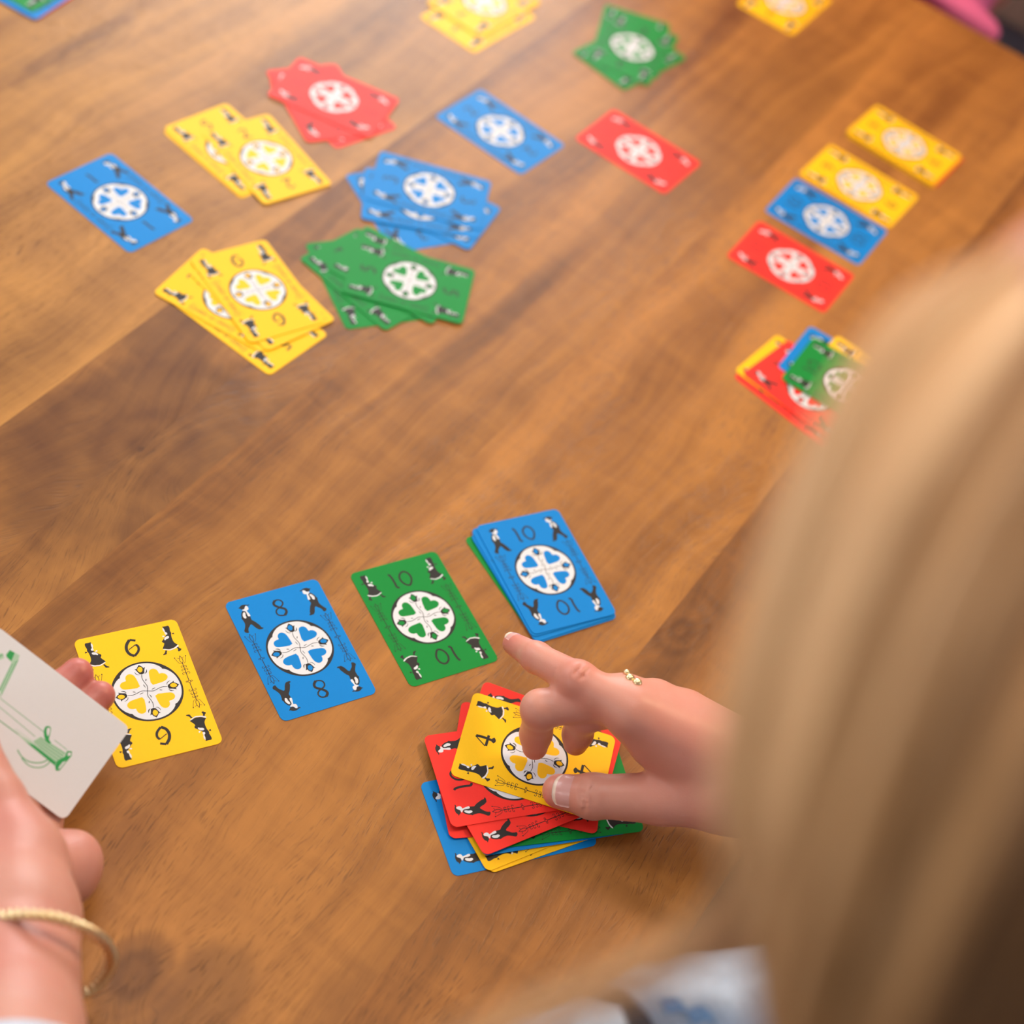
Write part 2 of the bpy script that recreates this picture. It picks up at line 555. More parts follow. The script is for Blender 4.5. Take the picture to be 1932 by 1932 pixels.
BOY = dict(
    hat=[[-22.5,36.2],[-21.3,36.2],[-20.7,37.0],[-19.2,37.4],[-17.4,37.1],[-16.5,36.5],[-15.3,36.6],[-16.1,35.8],[-16.9,36.0],[-17.6,36.4],[-18.4,35.8],[-18.9,34.9],[-19.4,34.4],[-20.3,34.5],[-21.0,34.5],[-21.3,35.2],[-21.9,35.7]],
    body=[[-20.9,33.4],[-20.0,33.1],[-19.2,32.6],[-19.1,31.6],[-19.2,29.8],[-18.9,28.9],[-17.9,28.8],[-18.2,26.9],[-18.2,26.1],[-16.9,24.6],[-15.8,22.4],[-15.0,20.7],[-15.1,19.8],[-13.8,19.2],[-14.5,18.5],[-15.8,18.6],[-16.8,18.7],[-18.1,20.4],[-18.8,22.3],[-19.4,23.3],[-20.1,23.4],[-20.9,22.4],[-22.1,21.3],[-22.7,19.8],[-22.8,18.6],[-23.7,18.5],[-24.8,19.2],[-25.2,20.3],[-24.2,21.6],[-23.3,23.2],[-22.7,24.8],[-22.8,26.7],[-23.0,28.0],[-23.4,28.7],[-22.9,29.2],[-22.6,30.8],[-21.7,32.5]],
    face=[[-18.4,35.7],[-17.7,36.2],[-17.0,35.8],[-16.7,34.3],[-17.2,33.3],[-18.1,33.1],[-18.5,33.1],[-17.6,29.4],[-17.9,28.9],[-18.7,28.8],[-19.1,29.2],[-19.2,30.5],[-19.1,31.6],[-19.2,32.7],[-19.9,33.2],[-20.6,33.8],[-20.6,34.2],[-19.5,34.3],[-18.9,34.6]],
    arm=[[-21.2,31.9],[-20.3,32.5],[-19.8,32.2],[-19.8,31.1],[-20.3,30.0],[-20.2,29.0],[-20.4,28.4],[-21.2,27.9],[-21.7,28.8],[-22.0,30.0]])
GIRL = dict(
    body=[[-22.9,37.9],[-22.5,38.3],[-21.0,38.1],[-19.2,38.4],[-19.7,37.4],[-20.0,35.9],[-19.9,34.3],[-19.7,33.2],[-19.9,32.8],[-19.4,31.9],[-18.1,30.8],[-17.3,29.7],[-16.7,29.4],[-16.3,28.9],[-16.6,27.9],[-17.3,27.4],[-16.5,25.9],[-15.1,24.0],[-16.2,23.8],[-17.8,23.1],[-19.0,22.8],[-20.2,23.1],[-21.4,23.2],[-22.4,23.7],[-23.2,24.2],[-24.1,24.7],[-23.1,25.7],[-22.4,26.9],[-22.2,29.0],[-22.3,30.6],[-22.5,32.0],[-23.0,33.1],[-22.6,34.3],[-22.9,35.6],[-23.1,36.9]],
    bow=[[-24.2,33.3],[-23.7,32.8],[-23.0,32.7],[-23.2,32.0],[-23.9,32.0],[-24.5,31.8],[-24.1,32.5]],
    leg1=[[-23.7,23.4],[-22.7,23.1],[-23.3,21.9],[-22.7,20.5],[-23.4,20.1],[-24.3,20.5],[-25.2,21.4],[-24.2,22.3]],
    leg2=[[-17.4,22.4],[-16.3,22.7],[-15.7,21.2],[-14.2,20.3],[-14.6,19.9],[-16.5,20.1],[-16.7,21.3]],
    face=[[-19.5,37.5],[-19.1,37.0],[-19.0,35.9],[-19.1,35.2],[-19.5,34.5],[-19.4,33.7],[-19.3,32.9],[-19.8,32.7],[-20.4,32.5],[-20.8,33.3],[-20.5,34.0],[-19.9,34.3],[-19.9,35.6],[-19.9,36.7]],
    arm=[[-21.0,31.2],[-20.4,31.6],[-19.3,31.4],[-18.4,30.9],[-17.9,29.9],[-18.0,29.2],[-18.5,29.2],[-19.0,29.7],[-20.2,29.9],[-20.9,30.4]],
    hand=[[-19.0,31.6],[-18.2,32.5],[-17.6,32.3],[-17.6,31.5],[-18.1,31.5]],
    hem=[[-24.2,24.6],[-23.2,24.1],[-22.4,23.6],[-21.4,23.1],[-20.3,23.0],[-19.0,22.7],[-17.8,23.0],[-16.2,23.8],[-15.2,23.8],[-16.3,23.1],[-17.8,22.4],[-19.1,22.0],[-20.5,22.3],[-21.6,22.4],[-22.8,22.9],[-23.7,23.3],[-24.3,24.0]])


def figure_mesh(kind, flip):
    P = Print()
    src = BOY if kind == 'boy' else GIRL
    for k, pts in src.items():
        p = [(a[0] - (0.0 if kind == 'boy' else 0.4), a[1]) for a in pts]
        if flip:
            p = mir(p)
        w = k in ('face', 'arm', 'hand', 'hem')
        P.poly(p, 1 if w else 0, 2 if w else 1)
    return P.mesh('figure', [ink, white_ink])


def medallion_mesh(c):
    P = Print()
    N = 72
    P.poly([(19.0 * math.cos(2 * math.pi * i / N), 19.0 * math.sin(2 * math.pi * i / N)) for i in range(N)], 0, 1, 0)
    lob = []
    for i in range(96):
        a = 2 * math.pi * i / 96
        s = abs(math.sin(2 * (a - math.pi / 4)))
        r = 16.5 + 1.45 * min(1.0, s * 1.35) ** 0.55
        lob.append((r * math.cos(a), r * math.sin(a)))
    P.poly(lob, 1, 2, 0)
    heart = [(2.9,2.9),(3.8,10.6),(4.6,12.5),(6.6,13.2),(8.3,12.3),(9.0,10.5),(8.95,8.95),(10.6,9.1),(12.3,8.2),(13.1,6.3),(12.1,4.5),(10.1,3.6),(6.9,3.2)]
    stem = [(0.0,0.0),(0.9,2.9),(0.3,4.9),(-0.3,6.9),(-0.5,8.6),(0.0,10.8)]
    tul = [(0.3,17.3),(1.7,15.8),(2.1,14.8),(3.1,15.2),(2.2,13.2),(1.7,11.4),(0.2,11.0),(-0.9,11.5),(-1.7,13.2),(-2.1,14.3),(-2.7,15.1),(-1.6,15.0),(-0.8,16.1)]
    tin = [(0.5,16.2),(1.5,15.2),(1.4,13.6),(0.6,12.5),(-0.5,12.4),(-1.2,13.4),(-1.4,14.7),(-0.4,15.8)]
    sr = [(3.5,13.9),(3.4,12.0),(2.7,11.2),(1.3,10.9),(2.3,11.5),(2.9,12.4)]
    sl = [(-3.1,13.8),(-2.8,12.4),(-1.9,11.3),(-0.7,11.0),(-1.6,10.9),(-2.5,11.4),(-3.2,12.5)]
    l1 = [(1.5,8.0),(1.6,6.9),(0.8,6.1),(0.8,6.6)]
    l2 = [(-1.2,4.8),(-0.6,4.1),(-0.2,2.1),(-0.7,2.8)]
    for q in range(4):
        ca, sa = round(math.cos(q * math.pi / 2)), round(math.sin(q * math.pi / 2))
        rot = lambda pts: [(x * ca - y * sa, x * sa + y * ca) for x, y in pts]
        P.poly(rot(heart), 2, 3, 1)
        P.stroke(rot(stem), 0.34, 0, 3)
        P.poly(rot(tul), 0, 3, 0)
        P.poly(rot(tin), 2, 4, 1)
        for s_ in (sr, sl, l1, l2):
            P.poly(rot(s_), 0, 3, 1)
    return P.mesh('medallion', [ink, white_ink, card_mat[c]])


def vine_mesh():
    P = Print()
    P.stroke([(0, -12.4), (0, -0.8)], 0.42, 0, 1, 0)
    P.stroke([(0, 0.8), (0, 12.4)], 0.42, 0, 1, 0)
    rg = [(0.75 * math.cos(i * math.pi / 4), 0.75 * math.sin(i * math.pi / 4)) for i in range(8)]
    P.stroke(rg, 0.3, 0, 1, 1, True)
    for s in (-1, 1):
        ring = [(s * (1.3 + 0.55 * math.cos(i * math.pi / 4)), 0.15 + 0.42 * math.sin(i * math.pi / 4)) for i in range(8)]
        P.stroke(ring, 0.26, 0, 1, 1, True)
        for e in (-1, 1):
            for (t, k) in ((5.7, 1.25), (8.0, 1.05), (10.1, 0.9)):
                P.stroke([(0, e * (t - 0.25)), (s * 0.9 * k, e * (t + 0.75)), (s * 1.75 * k, e * t), (s * 1.35 * k, e * (t - 0.75)), (s * 0.95 * k, e * (t - 0.45))], 0.28, 0, 1)
            P.stroke([(0, e * 12.2), (s * 0.85, e * 13.6), (s * 0.8, e * 15.4), (0, e * 17.4)], 0.32, 0, 1)
            P.stroke([(s * 0.4, e * 12.0), (s * 1.7, e * 12.3), (s * 3.1, e * 16.4)], 0.22, 0, 1)
            P.dot(s * 3.1, e * 16.6, 0.35, 0, 1)
            P.stroke([(s * 0.6, e * 15.5), (s * 1.9, e * 16.2)], 0.24, 0, 1, 0)
    return P.mesh('vine_border', [ink])


# numerals as pen strokes (mm, about the middle of the number)
D = {
    1: [([(-0.6, 4.7), (0.2, 3.8), (0.4, -1.4), (0.1, -4.6), (1.4, -5.2)], 1.25)],
    2: [([(-2.6, 3.4), (-0.8, 5.0), (2.0, 4.4), (2.2, 1.6), (-0.4, -1.6), (-2.8, -4.6)], 1.1), ([(-2.8, -4.4), (0.0, -3.9), (3.0, -5.0)], 1.2)],
    3: [([(-2.4, 4.0), (0.6, 5.0), (2.2, 2.8), (0.0, 0.6)], 1.0), ([(0.0, 0.6), (2.8, -0.6), (2.4, -3.8), (-0.6, -5.0), (-2.8, -4.0)], 1.2)],
    4: [([(0.9, 5.0), (1.3, 0.5), (0.8, -5.0)], 1.3), ([(0.6, 5.3), (-4.0, -1.1)], 0.5), ([(3.4, -1.7), (-3.8, -1.6)], 1.2), ([(2.6, -4.4), (1.2, -5.7), (-0.4, -4.6)], 1.3)],
    5: [([(3.0, 5.0), (-1.6, 4.4)], 1.2), ([(-1.6, 4.6), (-2.0, 1.0)], 0.9), ([(-2.0, 1.0), (1.4, 1.6), (2.8, -1.6), (1.0, -4.6), (-2.4, -4.6)], 1.2)],
    6: [([(3.3, 4.3), (0.3, 5.6)], 1.1), ([(0.3, 5.6), (-2.2, 3.0), (-3.2, -0.3), (-2.4, -3.6), (0.0, -5.3)], 1.35), ([(0.0, -5.3), (3.1, -2.7), (3.7, 0.2), (2.6, 1.8)], 1.1), ([(2.6, 1.8), (-1.7, -0.5)], 0.45)],
    7: [([(-3.0, 4.6), (0.0, 4.2), (3.0, 4.9)], 1.2), ([(2.8, 4.7), (0.6, 0.0), (-0.4, -5.2)], 1.2)],
    8: [([(-0.6, 5.7), (-2.3, 4.1), (-2.0, 2.2), (0.1, 0.3), (2.9, -1.5), (2.7, -3.9), (0.7, -5.6)], 1.2), ([(-0.6, 5.7), (1.9, 5.6), (3.3, 3.5), (2.4, 1.4), (0.1, 0.3), (-2.2, -0.4), (-3.3, -2.5), (-2.5, -4.8), (0.7, -5.6)], 0.7)],
    9: [([(2.0, 3.6), (-0.6, 5.2), (-2.8, 2.6), (-1.4, 0.0), (1.6, 0.8), (2.6, 3.2)], 1.1), ([(2.6, 3.2), (2.2, -2.0), (-1.6, -5.2)], 1.2)],
    10: [([(-6.9, 5.4), (-5.8, 4.4), (-5.4, -1.1), (-5.8, -4.7), (-4.2, -5.3)], 1.05), ([(-0.7, 3.1), (2.5, 5.2), (5.2, 3.1), (5.8, -0.9), (3.7, -4.7), (2.1, -5.7), (-0.3, -4.0), (-1.6, -0.4)], 0.95, True)],
}


def numeral_mesh(n):
    P = Print()
    for st in D[n]:
        P.stroke(st[0], st[1] * 1.25, 0, 1, 2, len(st) > 2)
    return P.mesh('numeral', [ink])


def card_body(c, back=False):
    R, S = 0.0036, 6
    pts = []
    for (sx, sy, a0) in ((1, 1, 0), (-1, 1, 90), (-1, -1, 180), (1, -1, 270)):
        for i in range(S + 1):
            a = math.radians(a0 + 90 * i / S)
            pts.append((sx * (CW / 2 - R) + R * math.cos(a), sy * (CH / 2 - R) + R * math.sin(a)))
    n = len(pts)
    v = [(x, y, 0) for x, y in pts] + [(x, y, CT) for x, y in pts]
    f = [tuple(range(n, 2 * n)), tuple(range(n - 1, -1, -1))] + [(i, (i + 1) % n, n + (i + 1) % n, n + i) for i in range(n)]
    mi = [0, 1] + [0] * n
    return mesh('playing_card', v, f, [white_ink if back else card_mat[c], white_ink], False, mi)


BODY = {c: card_body(c) for c in 'ybgr'}
MED = {c: medallion_mesh(c) for c in 'ybgr'}
FIG = {(k, f): figure_mesh(k, f) for k in ('boy', 'girl') for f in (0, 1)}
VINE = vine_mesh()
NUM = {n: numeral_mesh(n) for n in D}

CARD_GROUPS = [
    'row of face-up cards in front of the pointing hand',
    'single cards among the stacks',
    'right-hand column of cards by the table end',
    'blue-topped deck at the end of the near row',
    'loose mixed pile under the pointing hand',
    'fanned yellow stack in the middle of the table',
    'fanned green stack in the middle of the table',
    'fanned blue stack in the middle of the table',
    'fanned red stack towards the far left',
    'fanned yellow stack towards the far left',
    'yellow stack at the far edge of the photo',
    'fanned green stack towards the far side',
    'stack in the far left corner of the photo',
    'mixed pile half hidden by the blonde hair',
]
CARDS = [   # colour, number, x, y, angle, height above the table, label, group
    ('y', 6, -0.1511, 0.5076, 0.6853, 0.00000, 'yellow card numbered 6, partly covered by the hand-held white card', 0),
    ('b', 8, -0.0858, 0.5676, 0.7480, 0.00000, 'blue card numbered 8 lying flat on the wood, second in the near row', 0),
    ('g', 10, -0.0277, 0.6172, 0.7483, 0.00000, 'green card numbered 10 with girl figures, lying beside the blue 8', 0),
    ('b', 1, -0.3174, 0.8628, 1.1204, 0.00000, 'single blue card numbered 1 at the far left, with boy figures', 1),
    ('b', 2, -0.1046, 1.0787, 1.1760, 0.00000, 'single blue card lying between the blue fan and the red single card', 1),
    ('r', 1, -0.0014, 1.1139, 1.2215, 0.00000, 'single red card left of the right-hand column, right of a blue card', 1),
    ('r', 10, 0.1335, 1.0422, 1.2690, 0.00000, 'red card numbered 10, nearest of the right-hand column', 2),
    ('b', 10, 0.1524, 1.1100, 1.2608, 0.00000, 'blue card in the right-hand column, between the red and the yellow card', 2),
    ('y', 9, 0.1719, 1.1690, 1.2281, 0.00000, 'yellow card in the right-hand column, touching the blue card', 2),
    ('y', 7, 0.2020, 1.2406, 1.2043, 0.00000, 'yellow card at the bottom of the farthest stack in the right-hand column', 2),
    ('r', 3, 0.2034, 1.2426, 1.2117, 0.00045, 'red card peeking out at the right end of the farthest right-hand stack', 2),
    ('y', 7, 0.2012, 1.2414, 1.2025, 0.00090, 'yellow card inside the farthest right-hand stack, only its edge showing', 2),
    ('y', 7, 0.2017, 1.2418, 1.2049, 0.00135, 'yellow card inside the farthest right-hand stack, only its edge showing', 2),
    ('y', 4, 0.2009, 1.2421, 1.2019, 0.00180, 'yellow card inside the farthest right-hand stack, only its edge showing', 2),
    ('y', 9, 0.2013, 1.2423, 1.2002, 0.00225, 'top yellow card of the farthest stack in the right-hand column', 2),
    ('g', 10, 0.0281, 0.6761, 0.8230, 0.00000, 'green card sticking out left under the blue 10 deck', 3),
    ('b', 7, 0.0309, 0.6758, 0.7542, 0.00045, 'lowest blue card of the blue 10 deck, lower edge showing at the right corner', 3),
    ('b', 9, 0.0301, 0.6765, 0.7567, 0.00090, 'blue card just above the lowest blue one in the blue 10 deck', 3),
    ('b', 9, 0.0289, 0.6788, 0.7289, 0.00135, 'blue card turned slightly under the blue 10, its upper corners showing', 3),
    ('b', 10, 0.0305, 0.6806, 0.6946, 0.00180, 'blue card numbered 10 with boy figures on top of its deck', 3),
    ('b', 5, 0.0525, 0.5109, 2.1805, 0.00000, 'lowest blue card of the loose pile, sticking out at the lower left', 4),
    ('y', 2, 0.0648, 0.5217, 2.2984, 0.00045, 'yellow card seen as a sliver along the lower edge of the loose pile', 4),
    ('y', 3, 0.0603, 0.5221, 2.3471, 0.00090, 'yellow card with a girl figure, its corner at the bottom of the loose pile', 4),
    ('r', 7, 0.0509, 0.5279, 2.0408, 0.00135, 'red card corner lying on the lowest blue card, left of the loose pile', 4),
    ('b', 4, 0.0667, 0.5263, 2.1207, 0.00180, 'blue card seen as a thin strip below the green card in the loose pile', 4),
    ('g', 7, 0.0750, 0.5326, 2.0819, 0.00225, 'green card of the loose pile, its end showing right under the thumb', 4),
    ('r', 2, 0.0554, 0.5380, 1.7122, 0.00270, 'red card leftmost behind the yellow 4, its corner showing below the thumb', 4),
    ('r', 5, 0.0543, 0.5461, 1.7188, 0.00315, 'red card edge just left of the yellow 4, near its upper corner', 4),
    ('r', 8, 0.0586, 0.5572, 1.5633, 0.00360, 'red card sticking out above the yellow 4 under the index finger', 4),
    ('r', 3, 0.0561, 0.5287, 2.3501, 0.00405, 'red card with a boy figure, lower of the two red corners at the pile front', 4),
    ('r', 10, 0.0458, 0.5347, 2.1356, 0.00450, 'red card numbered 10 sticking out left under the yellow 4', 4),
    ('y', 4, 0.0563, 0.5487, 1.6089, 0.00495, 'yellow card numbered 4 on top of the loose pile, under the fingertips', 4),
    ('y', 5, -0.2005, 0.7991, 1.1824, 0.00000, 'lowest yellow card of the nearest fanned yellow stack, pointing to the viewer', 5),
    ('y', 3, -0.2180, 0.8104, 1.3519, 0.00045, 'yellow card reaching farthest left in the nearest fanned yellow stack', 5),
    ('y', 7, -0.2016, 0.8221, 1.0135, 0.00090, 'yellow card reaching farthest right in the nearest fanned yellow stack', 5),
    ('y', 6, -0.2058, 0.8258, 0.8531, 0.00135, 'top yellow card with full medallion on the nearest fanned yellow stack', 5),
    ('g', 3, -0.1456, 0.8701, 0.6671, 0.00000, 'green card with its girl figure at the near left corner of the middle green fan', 6),
    ('g', 7, -0.1422, 0.8748, 1.0882, 0.00045, 'green card with its corner farthest from the viewer in the middle green fan', 6),
    ('g', 2, -0.1269, 0.8873, 1.3623, 0.00090, 'green card just under the top card of the middle green fan', 6),
    ('g', 5, -0.1180, 0.8840, 1.6833, 0.00135, 'top green card numbered 5 of the middle green fan', 6),
    ('b', 3, -0.1433, 0.9564, 0.7337, 0.00000, 'blue card at the near left corner of the middle blue fan', 7),
    ('b', 7, -0.1262, 0.9701, 1.4108, 0.00045, 'blue card reaching farthest right in the middle blue fan', 7),
    ('b', 2, -0.1345, 0.9666, 1.8346, 0.00090, 'blue card just under the top card of the middle blue fan', 7),
    ('b', 3, -0.1331, 0.9825, 1.6826, 0.00135, 'top blue card with full medallion on the middle blue fan', 7),
    ('r', 7, -0.2257, 1.0398, 0.9762, 0.00000, 'lowest red card of the red fan, a corner showing at its near edge', 8),
    ('r', 5, -0.2336, 1.0382, 0.7118, 0.00045, 'red card at the far left corner of the red fan', 8),
    ('r', 8, -0.2275, 1.0482, 1.4763, 0.00090, 'top red card with full medallion on the red fan', 8),
    ('y', 3, -0.2709, 0.9515, 1.0768, 0.00000, 'lowest yellow card of the far left yellow stack, a thin edge showing', 9),
    ('y', 5, -0.2719, 0.9541, 1.0508, 0.00045, 'yellow card half covered on the left of the far left yellow stack', 9),
    ('y', 2, -0.2472, 0.9557, 0.9194, 0.00090, 'top yellow card with full medallion on the far left yellow stack', 9),
    ('y', 3, -0.1591, 1.2125, -0.3973, 0.00000, 'lowest yellow card of the stack cut by the top of the photo', 10),
    ('y', 5, -0.1601, 1.2333, -0.3824, 0.00045, 'middle yellow card of the stack cut by the top of the photo', 10),
    ('y', 7, -0.1603, 1.2347, -0.3825, 0.00090, 'top yellow card of the stack cut by the top of the photo', 10),
    ('g', 7, -0.0375, 1.2540, 0.0702, 0.00000, 'lowest green card of the far green fan, its short edge turned away', 11),
    ('g', 2, -0.0342, 1.2329, -0.4834, 0.00045, 'green card spreading farthest left and right in the far green fan', 11),
    ('g', 3, -0.0347, 1.2442, -0.1254, 0.00090, 'top green card with medallion on the far green fan', 11),
    ('y', 3, 0.0756, 1.3941, -0.3194, 0.00000, 'single yellow card cut by the top of the photo near the table end', 1),
    ('b', 3, -0.4655, 1.0625, -0.2317, 0.00000, 'lowest blue card of the stack in the far left corner', 12),
    ('r', 2, -0.4645, 1.0634, -0.2478, 0.00045, 'red card seen as a thin line between the blue cards in the far left corner', 12),
    ('b', 3, -0.4658, 1.0629, -0.2270, 0.00090, 'upper blue card of the stack in the far left corner', 12),
    ('g', 7, -0.4699, 1.0695, -0.2599, 0.00135, 'green card on top of the stack in the far left corner', 12),
    ('r', 3, 0.1622, 0.9101, 1.0894, 0.00000, 'lowest red card of the pile beside the blonde hair', 13),
    ('y', 5, 0.1613, 0.9189, 1.1493, 0.00045, 'yellow card with only a corner showing left of the blue card by the hair', 13),
    ('r', 7, 0.1675, 0.9157, 1.1005, 0.00090, 'upper red card of the pile beside the blonde hair, with a boy figure', 13),
    ('b', 2, 0.1881, 0.9429, 1.2748, 0.00135, 'blue card sticking out at the far side of the pile beside the hair', 13),
    ('y', 7, 0.2056, 0.9401, 1.1951, 0.00180, 'yellow card showing a strip behind the green card beside the hair', 13),
    ('g', 10, 0.1920, 0.9315, 1.2802, 0.00225, 'green card numbered 10 on top of the pile beside the blonde hair', 13),
]


for (c, num, x, y, a, z, label, g) in CARDS:
    o = link('playing_card', BODY[c])
    o.location = (x, y, z + TZ)
    o.rotation_euler = (0, 0, a)
    tag(o, label, 'card', CARD_GROUPS[g])
    kid = 'girl' if c in 'yg' else 'boy'
    top = CT + 4e-6
    p = link('medallion', MED[c], o)
    p.location = (0, 0, top)
    for rot in (0, math.pi):
        for fl_ in (0, 1):
            p = link('figure', FIG[(kid, fl_)], o)
            p.location, p.rotation_euler = (0, 0, top), (0, 0, rot)
        p = link('numeral', NUM[num], o)
        s = 1 if rot == 0 else -1
        p.location, p.rotation_euler = (0, s * 0.0288, top), (0, 0, rot)
        p = link('vine_border', VINE, o)
        p.location = (s * 0.0231, 0, top)

# the card held at the left: white back with a green water pump
pump_green = material('green_ink', '#2a9c52', 0.5, 0.3, 0.05, 900)
pump_light = material('light_green_ink', '#a9cbb0', 0.5, 0.3, 0.05, 900)
hc = link('playing_card', card_body('w', True))
u_, v_, n_ = Vector((0.1785, 0.9706, 0.1617)), Vector((-0.904, 0.0969, 0.4164)), Vector((0.3885, -0.2205, 0.8947))
hc.matrix_world = Matrix(((u_.x, v_.x, n_.x, -0.1869), (u_.y, v_.y, n_.y, 0.439), (u_.z, v_.z, n_.z, 0.0456 + TZ), (0, 0, 0, 1)))
tag(hc, 'white card back with a green water pump, held up in the left hand', 'card', 'card held in the hand')
P = Print()
neg = lambda pts: [(-a, b) for a, b in pts]
P.poly(neg([(-18.2,24.5),(-21.4,23.2),(-2.2,19.2),(-3.3,21.4)]), 1, 1, 0)
for i in range(12):
    t = i / 12
    P.stroke(neg([(-19.0 + 16.0 * t, 24.0 - 3.0 * t), (-20.2 + 17.4 * t, 22.9 - 2.6 * t)]), 0.3, 0, 2, 0)
P.stroke(neg([(-18.2,24.5),(-3.3,21.4)]), 0.35, 0, 2, 0)
P.stroke(neg([(-21.4,23.2),(-2.2,19.2)]), 0.3, 0, 2, 0)
P.poly(neg([(-19.7,29.6),(-22.8,29.3),(-23.6,23.9),(-21.4,23.2),(-18.2,24.5),(-18.9,28.4)]), 1, 1, 0)
P.poly(neg([(-19.7,29.2),(-22.7,29.3),(-23.1,26.6),(-18.7,25.4),(-18.9,28.4)]), 0, 2, 0)
P.poly(neg([(-18.0,29.0),(-15.0,30.5),(-14.0,33.0),(-16.5,33.5),(-19.0,31.5)]), 1, 1, 0)
P.stroke(neg([(-19.0,30.5),(-12.0,33.5),(-6.0,34.0)]), 0.5, 0, 2)
P.stroke(neg([(-2.0,20.0),(-0.6,18.2),(-0.3,-8.2)]), 0.28, 0, 1, 0)
P.stroke(neg([(3.0,21.0),(3.0,15.9),(4.1,-6.1)]), 0.26, 0, 1, 0)
P.stroke(neg([(8.6,22.0),(8.3,11.8),(8.2,-1.0),(9.5,-22.1)]), 0.45, 0, 1, 0)
P.stroke(neg([(7.1,4.0),(6.8,-6.1)]), 0.25, 1, 1, 0)
P.poly(neg([(6.5,-6.5),(2.5,-8.2),(1.4,-22.9),(8.8,-22.9)]), 1, 1, 0)
P.poly(neg([(8.3,2.0),(7.2,-6.4),(7.1,-21.7),(9.6,-21.9),(9.2,-6.5)]), 1, 2, 0)
for i in range(5):
    P.stroke(neg([(2.9 + i * 1.25, -8.4 + i * 0.5), (1.9 + i * 1.5, -22.7)]), 0.22, 0, 3, 0)
P.poly(neg([(8.9,-4.0),(8.0,-8.0),(8.2,-21.8),(9.7,-21.9)]), 0, 3, 0)
P.poly(neg([(9.7,-22.2),(7.1,-21.7),(3.1,-23.4),(0.2,-22.7),(-1.0,-24.8),(0.9,-25.9),(10.3,-25.4),(11.4,-24.0)]), 0, 4, 0)
P.poly(neg([(2.1,-24.2),(0.6,-23.5),(-0.2,-24.9),(1.2,-25.5)]), 2, 5, 0)
P.poly(neg([(6.0,-24.2),(9.0,-24.1),(10.2,-24.6),(9.0,-25.0),(4.4,-25.3)]), 2, 5, 0)
P.poly(neg([(-0.5,-7.7),(-3.4,-6.9),(-4.6,-9.4),(-1.7,-11.0),(1.5,-12.2),(1.6,-14.2),(3.1,-13.4),(2.2,-10.3)]), 0, 4, 1)
P.poly(neg([(-1.1,-9.0),(-3.0,-8.0),(-3.9,-9.4),(-1.4,-10.7),(0.5,-11.0)]), 2, 5, 1)
P.stroke(neg([(-0.3,-14.5),(-0.2,-22.4)]), 0.25, 0, 1, 0)
P.stroke(neg([(14.5,-3.0),(16.0,-6.3),(16.1,-9.7),(14.8,-13.3),(12.0,-16.6),(8.8,-17.9)]), 0.5, 0, 1)
P.stroke(neg([(16.5,-7.0),(17.5,-11.4),(16.6,-14.6),(14.3,-17.6),(11.5,-18.9),(9.4,-19.0)]), 0.45, 0, 1)
o = link('printed_emblem', P.mesh('printed_emblem', [pump_green, pump_light, white_ink]), hc)
o.location = (0, 0, CT + 4e-6)
o['label'] = 'green water pump emblem'

# ------------------------------------------------------------------ people
def skin_material(name, base, red, rough=0.42):
    m = bpy.data.materials.new(name)
    m.use_nodes = True
    t = NT(m)
    at = t.new('ShaderNodeAttribute', attribute_name='redness')
    tc = t.new('ShaderNodeTexCoord')
    n1 = t.noise(tc.outputs['Object'], 45, 3)
    n2 = t.noise(tc.outputs['Object'], 900, 2)
    f = t.math('ADD', at.outputs['Fac'], t.math('MULTIPLY', t.math('SUBTRACT', n1, 0.5), 0.5), clamp=True)
    t.link(t.mix(f, lin(base), lin(red)), t.p.inputs['Base Color'])
    t.p.inputs['Roughness'].default_value = rough
    t.p.inputs['Specular IOR Level'].default_value = 0.35
    t.p.inputs['Subsurface Weight'].default_value = 0.25
    t.p.inputs['Subsurface Radius'].default_value = (1.0, 0.35, 0.2)
    t.p.inputs['Subsurface Scale'].default_value = 0.004
    b = t.new('ShaderNodeBump')
    b.inputs['Strength'].default_value = 0.12
    b.inputs['Distance'].default_value = 0.0006
    t.link(n2, b.inputs['Height'])
    t.link(b.outputs[0], t.p.inputs['Normal'])
    return m


def body_mesh(name, parts, mat, reds):
    V = np.concatenate([p[0] for p in parts])
    F, off = [], 0
    for v, q in parts:
        F.append(q + off)
        off += len(v)
    F = np.concatenate(F)
    me = bpy.data.meshes.new(name)
    me.vertices.add(len(V))
    me.vertices.foreach_set('co', (V + np.array([0, 0, TZ])).ravel().astype(np.float32))
    me.loops.add(F.size)
    me.loops.foreach_set('vertex_index', F.ravel().astype(np.int32))
    me.polygons.add(len(F))
    me.polygons.foreach_set('loop_start', np.arange(0, F.size, 4, dtype=np.int32))
    me.polygons.foreach_set('use_smooth', np.ones(len(F), bool))
    me.update()
    me.validate()
    a = me.attributes.new('redness', 'FLOAT', 'POINT')
    r = np.zeros(len(V))
    for (c, s, amt) in reds:
        r = np.maximum(r, amt * np.exp(-(((V - np.array(c)) / s) ** 2).sum(1)))
    a.data.foreach_set('value', r.astype(np.float32))
    me.materials.append(mat)
    return me


